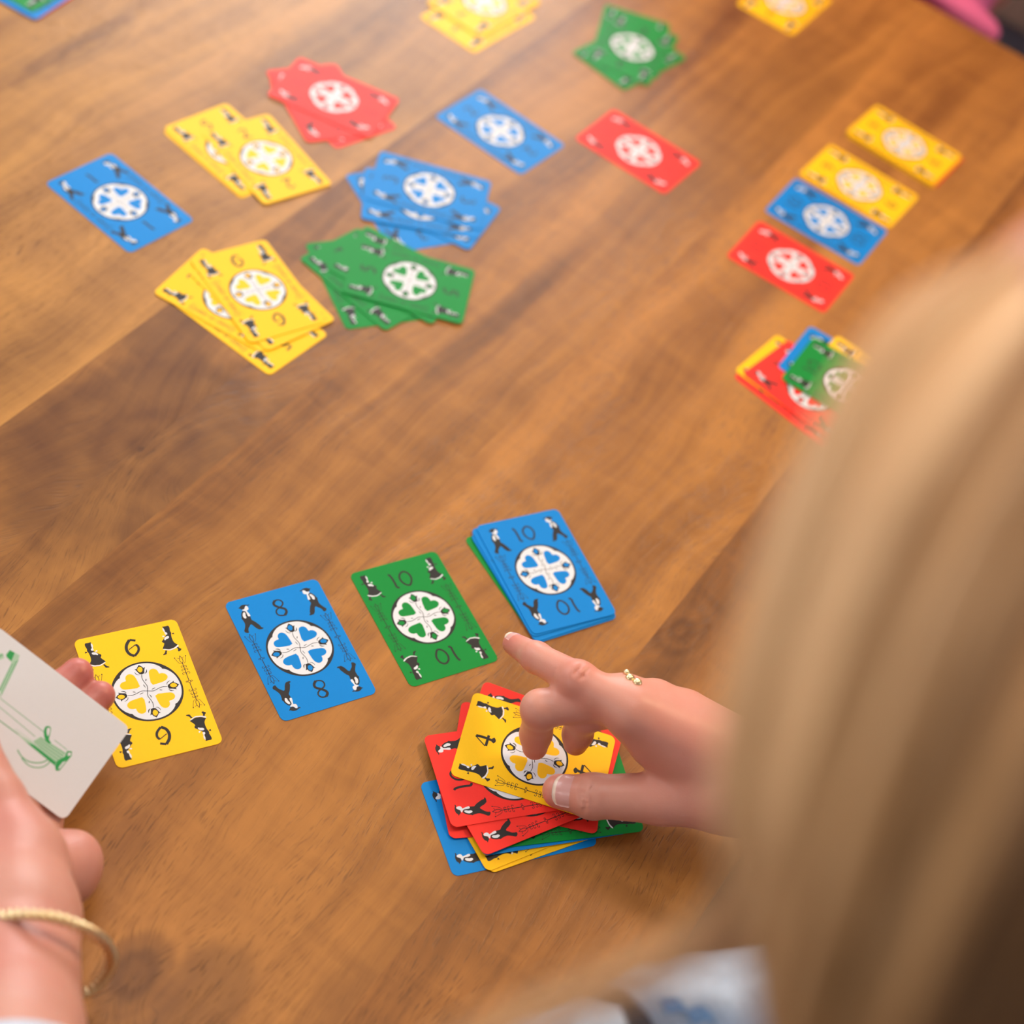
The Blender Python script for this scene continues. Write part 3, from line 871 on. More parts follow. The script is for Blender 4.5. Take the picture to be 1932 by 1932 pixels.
def nail_mesh(name, c, axis, nrm, rad, length, mats, arc=1.0, tip=0.28):
    """curved plate on a finger; mats = (nail, free edge)"""
    t = Vector(axis).normalized()
    n = (Vector(nrm) - t * Vector(nrm).dot(t)).normalized()
    s = t.cross(n)
    c = Vector(c)
    NU, NV = 12, 12
    v, f, mi = [], [], []
    for lay in (0.0, -0.0006):
        for i in range(NU + 1):
            a = (i / NU - 0.5) * 2 * arc
            for j in range(NV + 1):
                w = j / NV
                l = (w - 0.5) * length
                x = abs(i / NU - 0.5) * 2
                if w > 0.5:
                    l -= (x ** 3) * (w - 0.5) * 2 * length * 0.16
                else:
                    l += (x ** 2) * (0.5 - w) * 2 * length * 0.22
                r = rad + lay - 0.0009 * max(0.0, w - 0.6) * 2.5
                v.append(c + t * l + n * r * math.cos(a) + s * r * math.sin(a))
    def ix(k, i, j):
        return k * (NU + 1) * (NV + 1) + i * (NV + 1) + j
    for i in range(NU):
        for j in range(NV):
            f.append((ix(0, i, j), ix(0, i + 1, j), ix(0, i + 1, j + 1), ix(0, i, j + 1)))
            f.append((ix(1, i, j + 1), ix(1, i + 1, j + 1), ix(1, i + 1, j), ix(1, i, j)))
            e = 1 if j >= NV * (1 - tip) else 0
            mi += [e, e]
    for i in range(NU):
        for (j, o_) in ((0, 1), (NV, 0)):
            q = (ix(0, i, j), ix(1, i, j), ix(1, i + 1, j), ix(0, i + 1, j))
            f.append(q if o_ == 0 else q[::-1]); mi.append(1 if j else 0)
    for j in range(NV):
        for (i, o_) in ((0, 0), (NU, 1)):
            q = (ix(0, i, j), ix(1, i, j), ix(1, i, j + 1), ix(0, i, j + 1))
            f.append(q if o_ == 0 else q[::-1]); mi.append(1 if j >= NV * (1 - tip) else 0)
    return mesh(name, [p + Vector((0, 0, TZ)) for p in v], f, mats, True, mi)


def tube(name, pts, rad, mat, seg=8, closed=False, scale=None):
    pts = [Vector(p) for p in pts]
    n = len(pts)
    v, f = [], []
    up = Vector((0.3, 0.2, 1)).normalized()
    for i, p in enumerate(pts):
        a = pts[(i - 1) % n] if (closed or i) else p
        b = pts[(i + 1) % n] if (closed or i < n - 1) else p
        d = (b - a).normalized()
        s = d.cross(up).normalized()
        w = s.cross(d)
        r = rad(i / max(1, n - 1)) if callable(rad) else rad
        for k in range(seg):
            an = 2 * math.pi * k / seg
            v.append(p + s * r * math.cos(an) + w * r * math.sin(an))
    for i in range(n if closed else n - 1):
        j = (i + 1) % n
        for k in range(seg):
            l = (k + 1) % seg
            f.append((i * seg + k, j * seg + k, j * seg + l, i * seg + l))
    if not closed:
        f.append(tuple(range(seg)))
        f.append(tuple(range((n - 1) * seg + seg - 1, (n - 1) * seg - 1, -1)))
    me = mesh(name, v, f, mat, True)
    return me


def spline(P, n, closed=False):
    P = [np.array(p, float) for p in P]
    m = len(P)
    out = []
    segs = m if closed else m - 1
    for i in range(n):
        t = i / n * segs if closed else i / (n - 1) * segs
        k = min(int(t), segs - 1)
        u = t - k
        g = lambda j: P[j % m] if closed else P[max(0, min(m - 1, j))]
        a, b, c, d = g(k - 1), g(k), g(k + 1), g(k + 2)
        out.append(0.5 * ((2 * b) + (c - a) * u + (2 * a - 5 * b + 4 * c - d) * u * u + (3 * b - a - 3 * c + d) * u ** 3))
    return out


def T(e, g, z):          # e: to the right of the table edge, g: along the table
    w = T2W(g, -e, z)
    return np.array([w.x, w.y, w.z - TZ])


skin_a = skin_material('skin_of_the_blonde_person', '#cf917d', '#c56c5e')
skin_b = skin_material('skin_of_the_left_person', '#c08a79', '#b96058')
nail_m = material('fingernail', '#cf9a92', 0.25, 0.5, 0.03, 300)
nail_edge = material('fingernail_free_edge', '#e6cdb8', 0.3, 0.5, 0.03, 300)
gold = material('gold_metal', '#ecd6a6', 0.33, 0.5, 0.05, 400, 1.0)
denim = material('washed_denim', '#a9b6c6', 0.85, 0.15, 0.22, 420, 0.0, 0.35)
denim_blue = material('indigo_denim_stitching', '#56769c', 0.85, 0.15, 0.3, 500, 0.0, 0.3)

# --- right hand and forearm of the blonde person
INDEX = [[0.0935, 0.5475, 0.073], [0.0619, 0.5572, 0.070], [0.0386, 0.5781, 0.050], [0.0251, 0.5922, 0.0365]]
MIDDLE = [[0.0872, 0.5574, 0.0690], [0.0489, 0.5450, 0.052], [0.0520, 0.5461, 0.028], [0.0542, 0.5447, 0.0185]]
RING = [[0.1046, 0.5642, 0.0660], [0.0715, 0.5518, 0.050], [0.0734, 0.5539, 0.030], [0.0744, 0.5536, 0.022]]
PINKY = [[0.1228, 0.5673, 0.062], [0.1010, 0.5590, 0.045], [0.1100, 0.5610, 0.030], [0.1180, 0.5600, 0.027]]
THUMB = [[0.1578, 0.5349, 0.050], [0.1249, 0.5281, 0.037], [0.0905, 0.5224, 0.0255], [0.0736, 0.5236, 0.0178]]
WRIST = [0.1755, 0.5447, 0.058]
ELBOW = [0.405, 0.515, 0.095]
f = Field((0.005, 0.475, -0.005), (0.345, 0.61, 0.125), 0.0011)
f.cone(WRIST, ELBOW, 0.0265, 0.040, 0.008, flat=((0, 0, 1), 0.9))
for M, r0_, r1_ in ((INDEX, 0.020, 0.0125), (MIDDLE, 0.019, 0.0115), (RING, 0.018, 0.0105), (PINKY, 0.018, 0.0105)):
    f.cone(WRIST, M[0], r0_, r1_, 0.012)
f.cone(WRIST, THUMB[0], 0.021, 0.019, 0.012)
f.cone([0.112, 0.5465, 0.055], [0.150, 0.5400, 0.050], 0.0125, 0.019, 0.012)   # web between thumb and index
f.cone([0.097, 0.5500, 0.066], [0.135, 0.5460, 0.056], 0.0125, 0.0165, 0.010)
f.chain(INDEX, [0.0125, 0.0098, 0.0081, 0.0062], 0.005)
f.chain(MIDDLE, [0.0118, 0.0096, 0.0082, 0.0070], 0.005)
f.chain(RING, [0.0110, 0.0090, 0.0078, 0.0068], 0.004)
f.chain(PINKY, [0.0100, 0.0080, 0.0070, 0.0060], 0.004)
f.chain(THUMB, [0.019, 0.0138, 0.0113, 0.0093], 0.007)
for c, r in ((INDEX[1], 0.0102), (MIDDLE[1], 0.0100), (THUMB[2], 0.0116)):
    f.ell(c, (r, r, r), k=0.003)
tv = np.array(THUMB[3]) - np.array(THUMB[2]); tv /= np.linalg.norm(tv)
cam_dir = np.array([0.0, 0.0, 0.79]) - np.array(THUMB[2]); cam_dir /= np.linalg.norm(cam_dir)
nn = cam_dir - tv * (cam_dir @ tv); nn /= np.linalg.norm(nn)
ss = np.cross(tv, nn)
for q, a0, a1 in ((-0.0052, -0.9, 0.75), (-0.0030, -0.5, 0.95), (0.0004, -0.85, 0.6), (0.0030, -0.35, 0.8)):          # skin folds over the thumb joint
    arc_ = [np.array(THUMB[2]) + tv * (q + 0.0007 * math.sin(5 * a)) + (nn * math.cos(a) + ss * math.sin(a)) * 0.01225 for a in np.linspace(a0, a1, 7)]
    for j in range(6):
        f.cone(arc_[j], arc_[j + 1], 0.00055, 0.00055, 0.0012, cut=True)
iv = np.array(INDEX[1]) - np.array(INDEX[0]); iv /= np.linalg.norm(iv)
cd = np.array([0, 0, 0.79]) - np.array(INDEX[1]); cd /= np.linalg.norm(cd)
inn = cd - iv * (cd @ iv); inn /= np.linalg.norm(inn)
iss = np.cross(iv, inn)
for q in (-0.003, 0.001):                          # folds over the index knuckle
    c = np.array(INDEX[1]) + iv * q + inn * 0.0106
    f.cone(c + iss * 0.0015, c + iss * 0.0085 - inn * 0.003, 0.0006, 0.0006, 0.001, cut=True)
V, Q = f.surface()
handA = (relax(V, Q, 3), Q)

# --- head, neck, torso, upper arms of the blonde person (mostly behind the hair and outside the frame)
HEAD = np.array([0.148, 0.279, 0.516])
FACE = np.array([-0.16, 0.66, -0.73]); FACE /= np.linalg.norm(FACE)
UPH = np.array([0.0, 0.0, 1.0]) - FACE * FACE[2]; UPH /= np.linalg.norm(UPH)
SIDE = np.cross(UPH, FACE)                         # towards the person's left
HR = np.stack([SIDE, FACE, UPH], 1)
hp = lambda s, fw, u: HEAD + SIDE * s + FACE * fw + UPH * u
NECK, SHR, SHL = T(0.135, 0.29, 0.385), T(0.17, 0.46, 0.325), T(0.20, 0.12, 0.325)
PELV = T(0.36, 0.29, -0.24)
f = Field((-0.02, -0.16, -0.42), (0.62, 0.62, 0.70), 0.0052)
f.ell(hp(0, -0.012, 0.022), (0.074, 0.092, 0.086), HR, 0.02)
f.ell(hp(0, 0.035, -0.045), (0.056, 0.052, 0.066), HR, 0.03)
f.ell(hp(0, 0.062, -0.088), (0.026, 0.022, 0.020), HR, 0.02)          # chin
f.cone(hp(0, 0.084, 0.012), hp(0, 0.104, -0.026), 0.007, 0.012, 0.010)  # nose
for sgn in (-1, 1):
    f.ell(hp(sgn * 0.031, 0.088, 0.010), (0.015, 0.008, 0.011), HR, 0.008, cut=True)   # eye sockets
    f.ell(hp(sgn * 0.031, 0.076, 0.008), (0.012, 0.012, 0.011), HR, 0.004)
    f.cone(hp(sgn * 0.012, 0.087, 0.027), hp(sgn * 0.046, 0.078, 0.028), 0.006, 0.005, 0.008)
    f.ell(hp(sgn * 0.075, -0.008, -0.01), (0.010, 0.019, 0.032), HR, 0.006)            # ears
f.cone(hp(-0.022, 0.080, -0.060), hp(0.022, 0.080, -0.060), 0.006, 0.006, 0.006)       # lips
f.cone(hp(-0.018, 0.079, -0.070), hp(0.018, 0.079, -0.070), 0.0065, 0.0065, 0.004)
f.cone(hp(0, -0.02, -0.05), NECK, 0.050, 0.055, 0.03)
f.cone(NECK, (SHR + NECK) / 2, 0.055, 0.05, 0.03); f.cone(NECK, (SHL + NECK) / 2, 0.055, 0.05, 0.03)
CH = NECK * 0.62 + PELV * 0.38
f.ell(CH, (0.13, 0.17, 0.20), None, 0.05)
f.cone(CH, PELV, 0.115, 0.125, 0.05)
f.cone(SHR, SHL, 0.058, 0.058, 0.04)
f.cone(SHR, ELBOW, 0.050, 0.040, 0.03)
ELB_L = T(0.23, -0.06, 0.09)
f.cone(SHL, ELB_L, 0.050, 0.040, 0.03)
f.cone(ELB_L, T(0.10, 0.16, -0.10), 0.038, 0.027, 0.015)
f.cone(ELBOW, [0.335, 0.527, 0.085], 0.040, 0.036, 0.02)
for g_ in (0.20, 0.38):
    f.cone(T(0.38, g_, -0.27), T(0.02, g_, -0.24), 0.082, 0.062, 0.04)
V, Q = f.surface()
torsoA = (relax(V, Q, 4), Q)
blonde = empty('person', T2W(0.29, -0.30, -TZ))
tag(blonde, 'person with long blonde hair, pointing and thumbing the yellow 4 card on the pile', 'person')
inv = Matrix.Translation(-Vector(blonde.location))


def child(name, me, parent, label=None):
    o = link(name, me, parent)
    o.matrix_parent_inverse = parent.matrix_world.inverted() if parent.type != 'EMPTY' else Matrix.Translation(-Vector(parent.location))
    if label:
        o['label'] = label
    return o


reds = [(INDEX[3], 0.016, 0.85), (INDEX[2], 0.010, 0.45), (INDEX[1], 0.014, 0.6), (MIDDLE[3], 0.013, 0.8), (RING[3], 0.012, 0.8), (THUMB[3], 0.014, 0.6), (MIDDLE[0], 0.014, 0.35),
        ([0.115, 0.545, 0.07], 0.030, 0.3), (hp(0, 0.1, -0.02), 0.025, 0.6), (hp(0.04, 0.08, -0.03), 0.03, 0.4), (hp(-0.04, 0.08, -0.03), 0.03, 0.4)]
child('body', body_mesh('body', [handA, torsoA], skin_a, reds), blonde)
tc_ = np.array(THUMB[2]) * 0.30 + np.array(THUMB[3]) * 0.70
child('fingernail', nail_mesh('fingernail', tc_ + tv * 0.0005, tv, nn + 0.10 * ss, 0.0104, 0.0125, [nail_m, nail_edge], 0.95, 0.2), blonde, 'thumbnail with a pale free edge')
i3, i2 = np.array(INDEX[3]), np.array(INDEX[2])
it = (i3 - i2) / np.linalg.norm(i3 - i2)
child('fingernail', nail_mesh('fingernail', i3 - it * 0.001, it, (-0.25, 0.35, 0.9), 0.0064, 0.0105, [nail_m, nail_edge], 0.85, 0.25), blonde)

# gold ring: band with a small clover of beads
rax = (Vector(MIDDLE[1]) - Vector(MIDDLE[0])).normalized()
rmid = Vector((0.0925, 0.5585, 0.0702 + TZ))
ru = rax.cross(Vector((0, 0, 1))).normalized()
rv = ru.cross(rax)
if rv.z < 0:
    rv = -rv
band = [rmid + ru * 0.0124 * math.cos(2 * math.pi * i / 32) + rv * 0.0124 * math.sin(2 * math.pi * i / 32) for i in range(32)]
ring_o = child('ring', tube('ring', band, 0.0008, gold, 8, True), blonde, 'slim gold ring with a beaded clover')
bm = bmesh.new()
for (a, b, r) in ((0.0026, 0, .0019), (-0.0026, 0, .0019), (0, 0.0026, .0019), (0, -0.0026, .0019), (0.0062, 0.001, .0013), (-0.0062, -0.001, .0013), (0, 0, 0.0012)):
    s_ = bmesh.ops.create_icosphere(bm, subdivisions=2, radius=r * 1.4)
    p_ = rmid + rv * 0.0136 + ru * a * 1.35 + rax * b * 1.35 - rv * (a * a / 0.024)
    bmesh.ops.translate(bm, verts=s_['verts'], vec=p_)
me = bpy.data.meshes.new('bead')
bm.to_mesh(me); bm.free()
me.materials.append(gold)
me.polygons.foreach_set('use_smooth', [True] * len(me.polygons))
b_ = link('bead', me, ring_o)
b_.matrix_parent_inverse = Matrix.Translation(-Vector(blonde.location)) @ Matrix.Identity(4)
b_.matrix_parent_inverse = Matrix.Identity(4)

# jacket: shell over torso and upper arms, plus the folded front that hangs by the table edge
f = Field((-0.02, -0.20, -0.36), (0.66, 0.66, 0.46), 0.0062)
f.ell(CH, (0.146, 0.186, 0.212), None, 0.05)
f.cone(CH, PELV + np.array([0, 0, 0.06]), 0.131, 0.140, 0.05)
f.cone(SHR, SHL, 0.072, 0.072, 0.04)
f.cone(NECK * 0.45 + (SHR + SHL) * 0.275, CH, 0.068, 0.10, 0.03)
f.cone(SHR, ELBOW, 0.064, 0.052, 0.03)
f.cone(ELBOW, [0.330, 0.528, 0.086], 0.051, 0.046, 0.02)
f.cone(SHL, ELB_L, 0.064, 0.052, 0.03)
f.cone(ELB_L, T(0.14, 0.09, -0.035), 0.051, 0.044, 0.02)
V, Q = f.surface()
jacket = child('denim_jacket', body_mesh('denim_jacket', [(relax(V, Q, 3), Q)], denim, []), blonde, 'washed light blue denim jacket')
f = Field((-0.12, -0.02, -0.78), (0.60, 0.62, -0.12), 0.0065)
f.ell(PELV, (0.15, 0.19, 0.11), None, 0.04)
for g_ in (0.20, 0.38):
    f.cone(T(0.38, g_, -0.27), T(0.02, g_, -0.24), 0.092, 0.072, 0.04)
    f.cone(T(0.02, g_, -0.24), T(0.10, g_, -0.66), 0.066, 0.046, 0.03)
V, Q = f.surface()
jeans_m = material('grey_jeans', '#7d7d88', 0.85, 0.15, 0.2, 300)
child('jeans', body_mesh('jeans', [(relax(V, Q, 3), Q)], jeans_m, []), blonde, 'grey jeans')


def cloth(name, rows, mat, parent, n=6, thick=0.0022, label=None, wrinkle=0.0):
    R = [np.array(spline(r, 4 * len(r))) for r in rows]
    C = np.array([spline(list(np.array(R)[:, j]), n * len(rows)) for j in range(len(R[0]))])     # cols x rows x 3
    nc, nr = C.shape[:2]
    du = np.gradient(C, axis=0); dv = np.gradient(C, axis=1)
    N = np.cross(du, dv); N /= np.linalg.norm(N, axis=-1, keepdims=True) + 1e-9
    if wrinkle:
        i, j = np.meshgrid(np.arange(nc), np.arange(nr), indexing='ij')
        C = C + N * (wrinkle * np.sin(i * 0.9 + 0.5 * np.sin(j * 0.7)))[..., None]
    v = [tuple(p + np.array([0, 0, TZ])) for p in C.reshape(-1, 3)] + [tuple(p + np.array([0, 0, TZ])) for p in (C - N * thick).reshape(-1, 3)]
    f_, o = [], nc * nr
    ix = lambda i, j: i * nr + j
    for i in range(nc - 1):
        for j in range(nr - 1):
            f_.append((ix(i, j), ix(i + 1, j), ix(i + 1, j + 1), ix(i, j + 1)))
            f_.append((o + ix(i, j + 1), o + ix(i + 1, j + 1), o + ix(i + 1, j), o + ix(i, j)))
    for i in range(nc - 1):
        for j, fl_ in ((0, 1), (nr - 1, 0)):
            q = (ix(i, j), o + ix(i, j), o + ix(i + 1, j), ix(i + 1, j)); f_.append(q if fl_ else q[::-1])
    for j in range(nr - 1):
        for i, fl_ in ((0, 0), (nc - 1, 1)):
            q = (ix(i, j), o + ix(i, j), o + ix(i, j + 1), ix(i, j + 1)); f_.append(q if fl_ else q[::-1])
    me = mesh(name, v, f_, mat, True)
    o_ = link(name, me, parent)
    if label:
        o_['label'] = label
    return o_


CA = [[[0.1001, 0.3407, 0.168], [0.107, 0.3475, 0.1741], [0.1196, 0.3558, 0.1749], [0.1335, 0.3642, 0.1758], [0.1575, 0.3759, 0.1796], [0.1818, 0.3829, 0.1793]], [[0.1087, 0.3357, 0.1769], [0.1155, 0.3399, 0.1807], [0.1259, 0.3452, 0.1828], [0.1385, 0.3538, 0.1799], [0.1588, 0.3631, 0.1816], [0.1828, 0.3701, 0.1811]], [[0.1218, 0.3332, 0.1679], [0.1281, 0.3342, 0.1756], [0.1372, 0.3383, 0.1793], [0.1493, 0.3453, 0.1789], [0.1639, 0.3522, 0.1784], [0.1871, 0.3612, 0.173]], [[0.1368, 0.3244, 0.1397], [0.1431, 0.3257, 0.1476], [0.1523, 0.3298, 0.1513], [0.1636, 0.3344, 0.1555], [0.1782, 0.342, 0.1557], [0.2011, 0.3523, 0.1515]]]
CB = [[[0.0602, 0.3054, 0.1697], [0.0716, 0.3144, 0.1752], [0.0805, 0.3206, 0.1768], [0.0919, 0.3277, 0.1764], [0.1049, 0.3322, 0.1697]], [[0.063, 0.2964, 0.1683], [0.0746, 0.3034, 0.1746], [0.0849, 0.3085, 0.1793], [0.0967, 0.3146, 0.178], [0.1101, 0.3216, 0.1709]], [[0.0696, 0.2859, 0.152], [0.0823, 0.2908, 0.1565], [0.095, 0.2958, 0.161], [0.1065, 0.3025, 0.1603], [0.1199, 0.3101, 0.1537]], [[0.10, 0.262, 0.118], [0.112, 0.266, 0.122], [0.124, 0.271, 0.126], [0.136, 0.277, 0.126], [0.150, 0.285, 0.120]]]
CC = [[[0.0922, 0.334, 0.1619], [0.1007, 0.3435, 0.1638], [0.1087, 0.3526, 0.1652]], [[0.0994, 0.3391, 0.1395], [0.1107, 0.346, 0.139], [0.1215, 0.3523, 0.1447]], [[0.1088, 0.3399, 0.1132], [0.1214, 0.3471, 0.113], [0.1334, 0.352, 0.1175]]]
cloth('jacket_front', CA, denim, jacket, wrinkle=0.0008)
cloth('jacket_cuff', CB, denim, jacket, wrinkle=0.0007)
cloth('jacket_lining', CC, material('shaded_denim_inside', '#5d6069', 0.9, 0.1, 0.2, 300), jacket)  # inner cloth of the opening, its shade put into the dark colour
st = [[0.1160, 0.3375, 0.1822], [0.1225, 0.3398, 0.1836], [0.1270, 0.3375, 0.1822], [0.1320, 0.3405, 0.1830], [0.1365, 0.3400, 0.1815]]
cloth('stitching', [[np.array(p) + np.array([0.0012, -0.0020, 0.0016]) for p in st], [np.array(p) + np.array([0.0055, -0.0062, -0.0002]) for p in st]], denim_blue, jacket, thick=0.0008)

# --- hair
hair_mat = bpy.data.materials.new('blonde_hair')
hair_mat.use_nodes = True
t = NT(hair_mat)
hi_ = t.new('ShaderNodeHairInfo')
tone = t.new('ShaderNodeAttribute', attribute_name='tone')
tone.attribute_type = 'GEOMETRY'
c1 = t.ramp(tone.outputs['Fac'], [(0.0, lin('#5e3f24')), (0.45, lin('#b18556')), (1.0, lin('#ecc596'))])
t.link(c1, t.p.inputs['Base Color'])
t.p.inputs['Roughness'].default_value = 0.48
t.p.inputs['Specular IOR Level'].default_value = 0.35


def hair_object(name, strands, tones, radius, parent, label=None):
    n = len(strands[0])
    hc_ = bpy.data.hair_curves.new(name)
    hc_.add_curves([n] * len(strands))
    P = np.array(strands, np.float32) + np.array([0, 0, TZ], np.float32)
    hc_.attributes['position'].data.foreach_set('vector', P.reshape(-1))
    ra = hc_.attributes.get('radius') or hc_.attributes.new('radius', 'FLOAT', 'POINT')
    prof = np.tile(radius * (1.0 - 0.6 * np.linspace(0, 1, n) ** 3), len(strands)).astype(np.float32)
    ra.data.foreach_set('value', prof)
    ta = hc_.attributes.new('tone', 'FLOAT', 'CURVE')
    ta.data.foreach_set('value', np.array(tones, np.float32))
    hc_.materials.append(hair_mat)
    o = link(name, hc_, parent)
    o.matrix_parent_inverse = Matrix.Translation(-Vector(parent.location))
    if label:
        o['label'] = label
    return o


GUIDES = [
[[0.0828, 0.3105, 0.5794], [0.0613, 0.2854, 0.5769], [0.0508, 0.2558, 0.5703], [0.0471, 0.2225, 0.5603], [0.0476, 0.2002, 0.5509], [0.051, 0.1865, 0.5412], [0.0578, 0.1774, 0.5302], [0.0678, 0.171, 0.5163], [0.0814, 0.1645, 0.4942]],
[[0.0913, 0.3009, 0.5909], [0.0744, 0.2595, 0.5871], [0.063, 0.2227, 0.5808], [0.06, 0.1954, 0.5694], [0.0612, 0.1738, 0.5567], [0.0655, 0.164, 0.5437], [0.072, 0.1577, 0.5285], [0.0819, 0.1515, 0.5094], [0.0974, 0.1466, 0.4779]],
[[0.1001, 0.2841, 0.5959], [0.0848, 0.2323, 0.5962], [0.075, 0.1969, 0.5911], [0.0705, 0.1719, 0.5819], [0.0691, 0.1543, 0.5687], [0.0705, 0.1441, 0.5527], [0.0745, 0.137, 0.53], [0.0803, 0.1303, 0.5037], [0.0867, 0.1239, 0.4709]],
[[0.1103, 0.2645, 0.5984], [0.0959, 0.2117, 0.5978], [0.0851, 0.1762, 0.5966], [0.0808, 0.1551, 0.5869], [0.079, 0.1399, 0.5732], [0.0806, 0.1292, 0.5539], [0.0847, 0.1224, 0.5303], [0.091, 0.1156, 0.5039], [0.0992, 0.1092, 0.471]],
[[0.1253, 0.2512, 0.5931], [0.1095, 0.1949, 0.596], [0.0979, 0.1587, 0.597], [0.0937, 0.1393, 0.5888], [0.0924, 0.1265, 0.5744], [0.0945, 0.116, 0.5555], [0.0995, 0.1093, 0.5319], [0.1065, 0.1031, 0.506], [0.1159, 0.0966, 0.4731]],
[[0.1467, 0.2577, 0.5787], [0.1295, 0.1931, 0.5877], [0.1189, 0.1566, 0.5883], [0.1142, 0.134, 0.5813], [0.1158, 0.1215, 0.5632], [0.1198, 0.1118, 0.5409], [0.1245, 0.1032, 0.5196], [0.1323, 0.0976, 0.4942], [0.141, 0.0888, 0.466]]]
NP = 22
GS = np.array([spline(g, NP) for g in GUIDES])
# carry the sheet on around the back of the head
GS = np.concatenate([GS, GS[-1:] + np.array([0.035, 0.004, -0.012]), GS[-1:] + np.array([0.075, 0.018, -0.035]), GS[-1:] + np.array([0.11, 0.045, -0.07])])
rng = np.random.RandomState(5)
strands, tones = [], []
NS = 15000
for k in range(NS):
    s = rng.rand() ** 0.95 * (len(GS) - 1)
    i = min(int(s), len(GS) - 2)
    u = s - i
    g = GS[i] * (1 - u) + GS[i + 1] * u
    lay = rng.rand()
    dep = (lay ** 1.3) * 0.020
    lock = 0.5 + 0.5 * math.sin(s * 9.0 + 1.7 * math.sin(s * 3.1))
    inward = np.array([0.35, 0.45, -0.80]) * (dep + 0.003 * lock)
    ph, am = rng.rand() * 6.28, 0.0010 + 0.0012 * rng.rand()
    w = np.linspace(0, 1, NP)
    wav = np.stack([np.sin(w * 7 + ph), np.cos(w * 6 + ph * 1.7), np.sin(w * 5 + ph * 0.6)], 1) * am * w[:, None]
    jit = (rng.rand(3) - 0.5) * 0.004
    spread = (rng.rand(3) - 0.5) * 0.004
    strands.append(g + inward + wav + jit + spread[None] * (w[:, None] ** 2))
    tones.append(min(1, max(0, 1.05 - 0.27 * s + (lock - 0.5) * 0.55 + rng.randn() * 0.10 - dep * 8)))  # steady fall across the sheet is shade put into colour; locks vary by nature
# crown of the head and far side
for k in range(4200):
    th = rng.rand() * 2 * math.pi
    top = HEAD + UPH * 0.09 - FACE * 0.03
    d = SIDE * math.cos(th) + FACE * min(0.35, math.sin(th)) * 1.0
    d /= np.linalg.norm(d)
    pts = []
    L = 0.24 + 0.10 * rng.rand()
    for j in range(NP):
        a = j / (NP - 1)
        if a < 0.5:
            an = a / 0.5 * 1.5
            p = HEAD - FACE * 0.012 + UPH * 0.020 + (d * math.sin(an) * (0.086 + 0.014 * abs(d @ FACE)) + UPH * math.cos(an) * 0.094) * (1.02 + 0.10 * (k % 7) / 7)
        else:
            p = pts[-1] + np.array([0, 0, -1.0]) * (L / (NP / 2)) + d * 0.0006
        pts.append(p)
    if d @ SIDE > 0.25 or d @ FACE > -0.15:
        continue
    strands.append(np.array(pts) + (rng.rand(3) - 0.5) * 0.004)
    tones.append(min(1, max(0, 0.55 + rng.randn() * 0.15)))
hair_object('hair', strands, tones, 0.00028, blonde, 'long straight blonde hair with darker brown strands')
# a few loose locks that trail off to the left
lo_ = [[0.0594, 0.1753, 0.531], [0.063, 0.1794, 0.5077], [0.0633, 0.1887, 0.4757], [0.06, 0.2017, 0.4334], [0.0532, 0.2172, 0.38], [0.0434, 0.23, 0.3241], [0.0309, 0.24, 0.2656]]
hi2 = [[0.0627, 0.1736, 0.5295], [0.0679, 0.1796, 0.5011], [0.0678, 0.1888, 0.469], [0.0637, 0.1993, 0.4312], [0.0574, 0.2145, 0.3775], [0.0484, 0.2265, 0.3209], [0.0369, 0.235, 0.2611]]
A_, B_ = np.array(spline(lo_, NP)), np.array(spline(hi2, NP))
ls, lt = [], []
for k in range(120):
    u = rng.rand() ** 1.6
    w = np.linspace(0, 1, NP)[:, None]
    sp = (rng.randn(3) * 0.004)[None] * (0.3 + w)
    ls.append(A_ * (1 - u) + B_ * u + sp + np.sin(w * 6 + rng.rand() * 6) * 0.002 * w)
    lt.append(min(1, max(0, 0.95 + rng.randn() * 0.12)))
hair_object('loose_hair', ls, lt, 0.00013, blonde)

# --- left hand with the bracelet
LM = [[-0.1936, 0.3977, 0.0205], [-0.1868, 0.4446, 0.0250], [-0.1842, 0.4700, 0.0325], [-0.1804, 0.4800, 0.0360]]
LR = [[-0.1761, 0.3952, 0.0190], [-0.1722, 0.4400, 0.0245], [-0.1696, 0.4655, 0.0280], [-0.1656, 0.4755, 0.0315]]
LP = [[-0.1594, 0.3880, 0.0175], [-0.1670, 0.4180, 0.0125], [-0.1740, 0.4340, 0.0115], [-0.1770, 0.4400, 0.0120]]
LI = [[-0.2110, 0.4001, 0.0221], [-0.2124, 0.4440, 0.0270], [-0.2080, 0.4620, 0.0320], [-0.2040, 0.4660, 0.0350]]
LT = [[-0.1600, 0.3650, 0.0530], [-0.1800, 0.3870, 0.0550], [-0.2030, 0.4090, 0.0590], [-0.2150, 0.4220, 0.0655]]
LW = [-0.1447, 0.3324, 0.0632]
LF = [[-0.1196, 0.2719, 0.0921], [-0.0767, 0.1717, 0.1564]]
f = Field((-0.245, 0.115, -0.004), (-0.02, 0.505, 0.215), 0.0013)
f.cone(LW, LF[0], 0.0275, 0.0295, 0.008, flat=((0.3, -0.1, 1), 0.88))
f.cone(LF[0], LF[1], 0.0295, 0.036, 0.006, flat=((0.3, -0.1, 1), 0.88))
for M, a, b in ((LI, 0.018, 0.0125), (LM, 0.019, 0.0125), (LR, 0.019, 0.012), (LP, 0.019, 0.0125)):
    f.cone(LW, M[0], a, b, 0.012)
f.cone(LW, LT[0], 0.022, 0.021, 0.012)
f.ell([-0.1425, 0.3840, 0.0235], (0.0165, 0.020, 0.0165), None, 0.010)       # heel of the hand
f.chain(LI, [0.0125, 0.0098, 0.0086, 0.0076], 0.004)
f.chain(LM, [0.0125, 0.0100, 0.0092, 0.0084], 0.004)
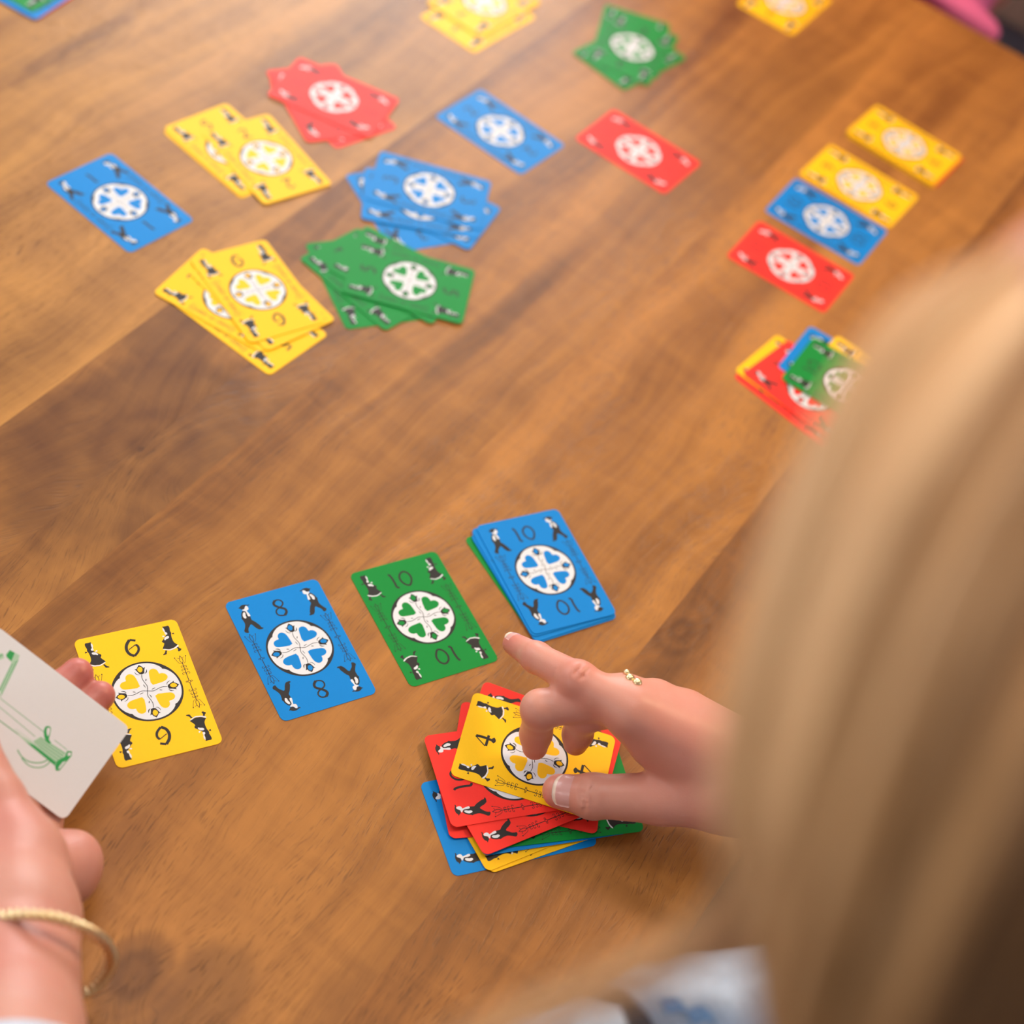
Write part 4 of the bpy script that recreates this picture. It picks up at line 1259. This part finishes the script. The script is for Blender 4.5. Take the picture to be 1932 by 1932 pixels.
f.chain(LR, [0.0120, 0.0094, 0.0084, 0.0076], 0.004)
f.chain(LP, [0.0110, 0.0084, 0.0074, 0.0068], 0.004)
f.chain(LT, [0.021, 0.0140, 0.0118, 0.0098], 0.008)
V, Q = f.surface()
left = empty('person', T2W(0.02, 0.22, -TZ))
tag(left, 'person at the left with a gold bracelet, holding up the white card', 'person')
reds = [(LM[3], 0.016, 0.95), (LR[3], 0.015, 0.95), (LP[3], 0.014, 0.8), ([-0.143, 0.39, 0.03], 0.014, 0.45), (LT[2], 0.02, 0.4), ([-0.17, 0.37, 0.07], 0.025, 0.35), ([-0.145, 0.30, 0.11], 0.03, 0.35)]
child('body', body_mesh('body', [(relax(V, Q, 3), Q)], skin_b, reds), left)
BR = [[-0.1582, 0.3148, 0.0838], [-0.1454, 0.3178, 0.0959], [-0.133, 0.3186, 0.1047], [-0.121, 0.3204, 0.1064], [-0.1092, 0.3236, 0.0984], [-0.1027, 0.3286, 0.0827], [-0.0993, 0.331, 0.0647], [-0.1015, 0.3319, 0.0452], [-0.1073, 0.3303, 0.0275], [-0.1216, 0.3288, 0.0127], [-0.1413, 0.3269, 0.0069], [-0.1619, 0.3268, 0.0136], [-0.1719, 0.3218, 0.0428], [-0.1671, 0.3156, 0.0709]]
base = np.array(spline(BR, 420, True))
d = np.roll(base, -1, 0) - np.roll(base, 1, 0)
d /= np.linalg.norm(d, axis=1)[:, None]
s1 = np.cross(d, np.array([0.2, 0.9, 0.3])); s1 /= np.linalg.norm(s1, axis=1)[:, None]
s2 = np.cross(d, s1)
bracelet = None
for k in range(2):
    a = np.arange(420) / 420 * 2 * math.pi * 25 + k * math.pi
    P_ = base + (s1 * np.cos(a)[:, None] + s2 * np.sin(a)[:, None]) * 0.00160 + np.array([0, 0, TZ])
    if bracelet is None:
        bracelet = child('bracelet', tube('bracelet', P_, 0.00120, gold, 6, True), left, 'twisted gold rope bracelet')
    else:
        o = link('strand', tube('strand', P_, 0.00120, gold, 6, True), bracelet)
# sleeve
sl_ax = [np.array(LF[0]) * 0.68 + np.array(LF[1]) * 0.32, np.array(LF[0]) * 0.5 + np.array(LF[1]) * 0.5, np.array(LF[1]), np.array([-0.045, 0.10, 0.19])]
pts_ = np.array(spline(sl_ax, 30)) + np.array([0, 0, TZ])
sleeve_m = material('pale_blue_cotton', '#b9c6d6', 0.9, 0.15, 0.1, 300, 0.0, 0.2)
sv, sf, n_, sg = [], [], len(pts_), 40
for lay in (0, 1):
    for i, p in enumerate(pts_):
        dd = (pts_[min(i + 1, n_ - 1)] - pts_[max(i - 1, 0)]); dd /= np.linalg.norm(dd)
        a1 = np.cross(dd, np.array([0, 0, 1.0])); a1 /= np.linalg.norm(a1); a2 = np.cross(a1, dd)
        for k in range(sg):
            an = 2 * math.pi * k / sg
            r = 0.0385 + 0.006 * i / n_ + 0.0012 * math.sin(3 * an + i * 0.5) - lay * 0.0022 + (0.0012 if i < 4 else 0)
            sv.append(p + (a1 * math.cos(an) + a2 * math.sin(an)) * r)
off = n_ * sg
for i in range(n_ - 1):
    for k in range(sg):
        l = (k + 1) % sg
        sf.append((i * sg + k, i * sg + l, (i + 1) * sg + l, (i + 1) * sg + k))
        sf.append((off + i * sg + k, off + (i + 1) * sg + k, off + (i + 1) * sg + l, off + i * sg + l))
for k in range(sg):
    l = (k + 1) % sg
    sf.append((k, off + k, off + l, l))
    e = (n_ - 1) * sg
    sf.append((e + k, e + l, off + e + l, off + e + k))
child('sleeve', mesh('sleeve', sv, sf, sleeve_m, True), left, 'pale blue sleeve')

# --- person in pink and the bench beyond the end of the table
pink_m = material('hot_pink_cloth', '#ff78a8', 0.75, 0.2, 0.12, 18)
PC = T(-0.415, 1.625, 0.0)
f = Field(PC - np.array([0.30, 0.30, 0.50]), PC + np.array([0.32, 0.30, 0.52]), 0.007)
up3 = np.array([0, 0, 1.0])
gv, ev = T(0, 1, 0) - T(0, 0, 0), T(1, 0, 0) - T(0, 0, 0)
f.ell(PC + up3 * 0.03, (0.17, 0.125, 0.26), np.stack([ev, gv, up3], 1), 0.04)
f.ell(PC + up3 * 0.20, (0.185, 0.11, 0.16), np.stack([ev, gv, up3], 1), 0.05)
f.ell(PC - up3 * 0.165, (0.18, 0.135, 0.08), np.stack([ev, gv, up3], 1), 0.05)
f.ell(PC - up3 * 0.075 - gv * 0.055, (0.165, 0.09, 0.085), np.stack([ev, gv, up3], 1), 0.04)
for s_ in (-1, 1):
    f.cone(PC + ev * s_ * 0.17 + up3 * 0.27, PC + ev * s_ * 0.215 + up3 * 0.10 + gv * 0.02, 0.055, 0.06, 0.04)
for q, (z_, e0, e1) in enumerate(((0.06, -0.05, 0.16), (-0.03, 0.02, 0.17), (-0.12, -0.03, 0.175), (0.0, 0.10, 0.18))):
    f.cone(PC + ev * e0 - gv * 0.135 + up3 * z_, PC + ev * e1 - gv * 0.06 + up3 * (z_ - 0.05), 0.010, 0.012, 0.02, cut=(q % 2 == 0))
V, Q = f.surface()
pk = empty('person', T2W(1.625, 0.415, -TZ))
tag(pk, 'person in a hot pink top at the far end of the table', 'person')
child('pink_top', body_mesh('pink_top', [(relax(V, Q, 4), Q)], pink_m, []), pk, 'hot pink top')
f = Field(PC + np.array([-0.34, -0.34, -0.78]), PC + np.array([0.36, 0.34, 0.72]), 0.0085)
PH = PC + up3 * 0.50 - gv * 0.02
f.ell(PH + up3 * 0.02, (0.075, 0.092, 0.095), np.stack([ev, gv, up3], 1), 0.02)
f.ell(PH - up3 * 0.05 - gv * 0.03, (0.055, 0.055, 0.06), np.stack([ev, gv, up3], 1), 0.03)
f.cone(PH - up3 * 0.01 - gv * 0.09, PH - up3 * 0.03 - gv * 0.105, 0.008, 0.012, 0.01)
f.cone(PH - up3 * 0.08, PC + up3 * 0.30, 0.05, 0.055, 0.03)
f.cone(PC + up3 * 0.28, PC - up3 * 0.14, 0.08, 0.095, 0.03)
for s_ in (-1, 1):
    f.cone(PC + ev * s_ * 0.19 + up3 * 0.14, PC + ev * s_ * 0.135 - up3 * 0.05 + gv * 0.02, 0.042, 0.034, 0.02)
    f.cone(PC + ev * s_ * 0.135 - up3 * 0.05 + gv * 0.02, PC + ev * s_ * 0.05 - up3 * 0.14 - gv * 0.14, 0.034, 0.026, 0.015)
    f.cone(PC + ev * s_ * 0.08 - up3 * 0.185, PC + ev * s_ * 0.08 - up3 * 0.19 - gv * 0.20, 0.07, 0.058, 0.03)
    f.cone(PC + ev * s_ * 0.08 - up3 * 0.19 - gv * 0.20, PC + ev * s_ * 0.08 - up3 * 0.71 - gv * 0.16, 0.05, 0.038, 0.02)
V, Q = f.surface()
child('body', body_mesh('body', [(relax(V, Q, 3), Q)], skin_a, []), pk)

bench = empty('bench', T2W(1.88, 0.1, -TZ), AX)
tag(bench, 'dark upholstered bench with a brown wooden rail beyond the table end', 'bench')
blk = material('black_upholstery', '#17101a', 0.8, 0.15, 0.1, 80)
brn = material('greyish_brown_wood', '#93806f', 0.55, 0.3, 0.15, 30)
link('seat', boxes('seat', [(-0.30, 0.20, -0.75, 0.75, 0.36, 0.455)], blk, 0.02), bench)
link('back_rail', boxes('back_rail', [(0.215, 0.27, -0.78, 0.78, 0.36, 0.50)], brn, 0.008), bench)
for (lx, ly) in ((-0.20, -0.70), (-0.20, 0.70), (0.24, -0.70), (0.24, 0.70)):
    link('leg', boxes('leg', [(lx - 0.025, lx + 0.025, ly - 0.025, ly + 0.025, 0.0, 0.36)], brn, 0.004), bench)
chair = empty('dining_chair', T2W(0.29, -0.40, -TZ), AX)
tag(chair, 'wooden dining chair under the blonde person at the table side', 'chair')
link('seat', boxes('seat', [(-0.23, 0.23, -0.22, 0.22, 0.345, 0.385)], leg_mat, 0.01), chair)
for (lx, ly) in ((-0.20, -0.19), (-0.20, 0.19), (0.20, -0.19), (0.20, 0.19)):
    link('leg', boxes('leg', [(lx - 0.02, lx + 0.02, ly - 0.02, ly + 0.02, 0.0, 0.345)], leg_mat, 0.004), chair)
link('backrest', boxes('backrest', [(-0.22, 0.22, -0.235, -0.215, 0.385, 0.80)], leg_mat, 0.006), chair)
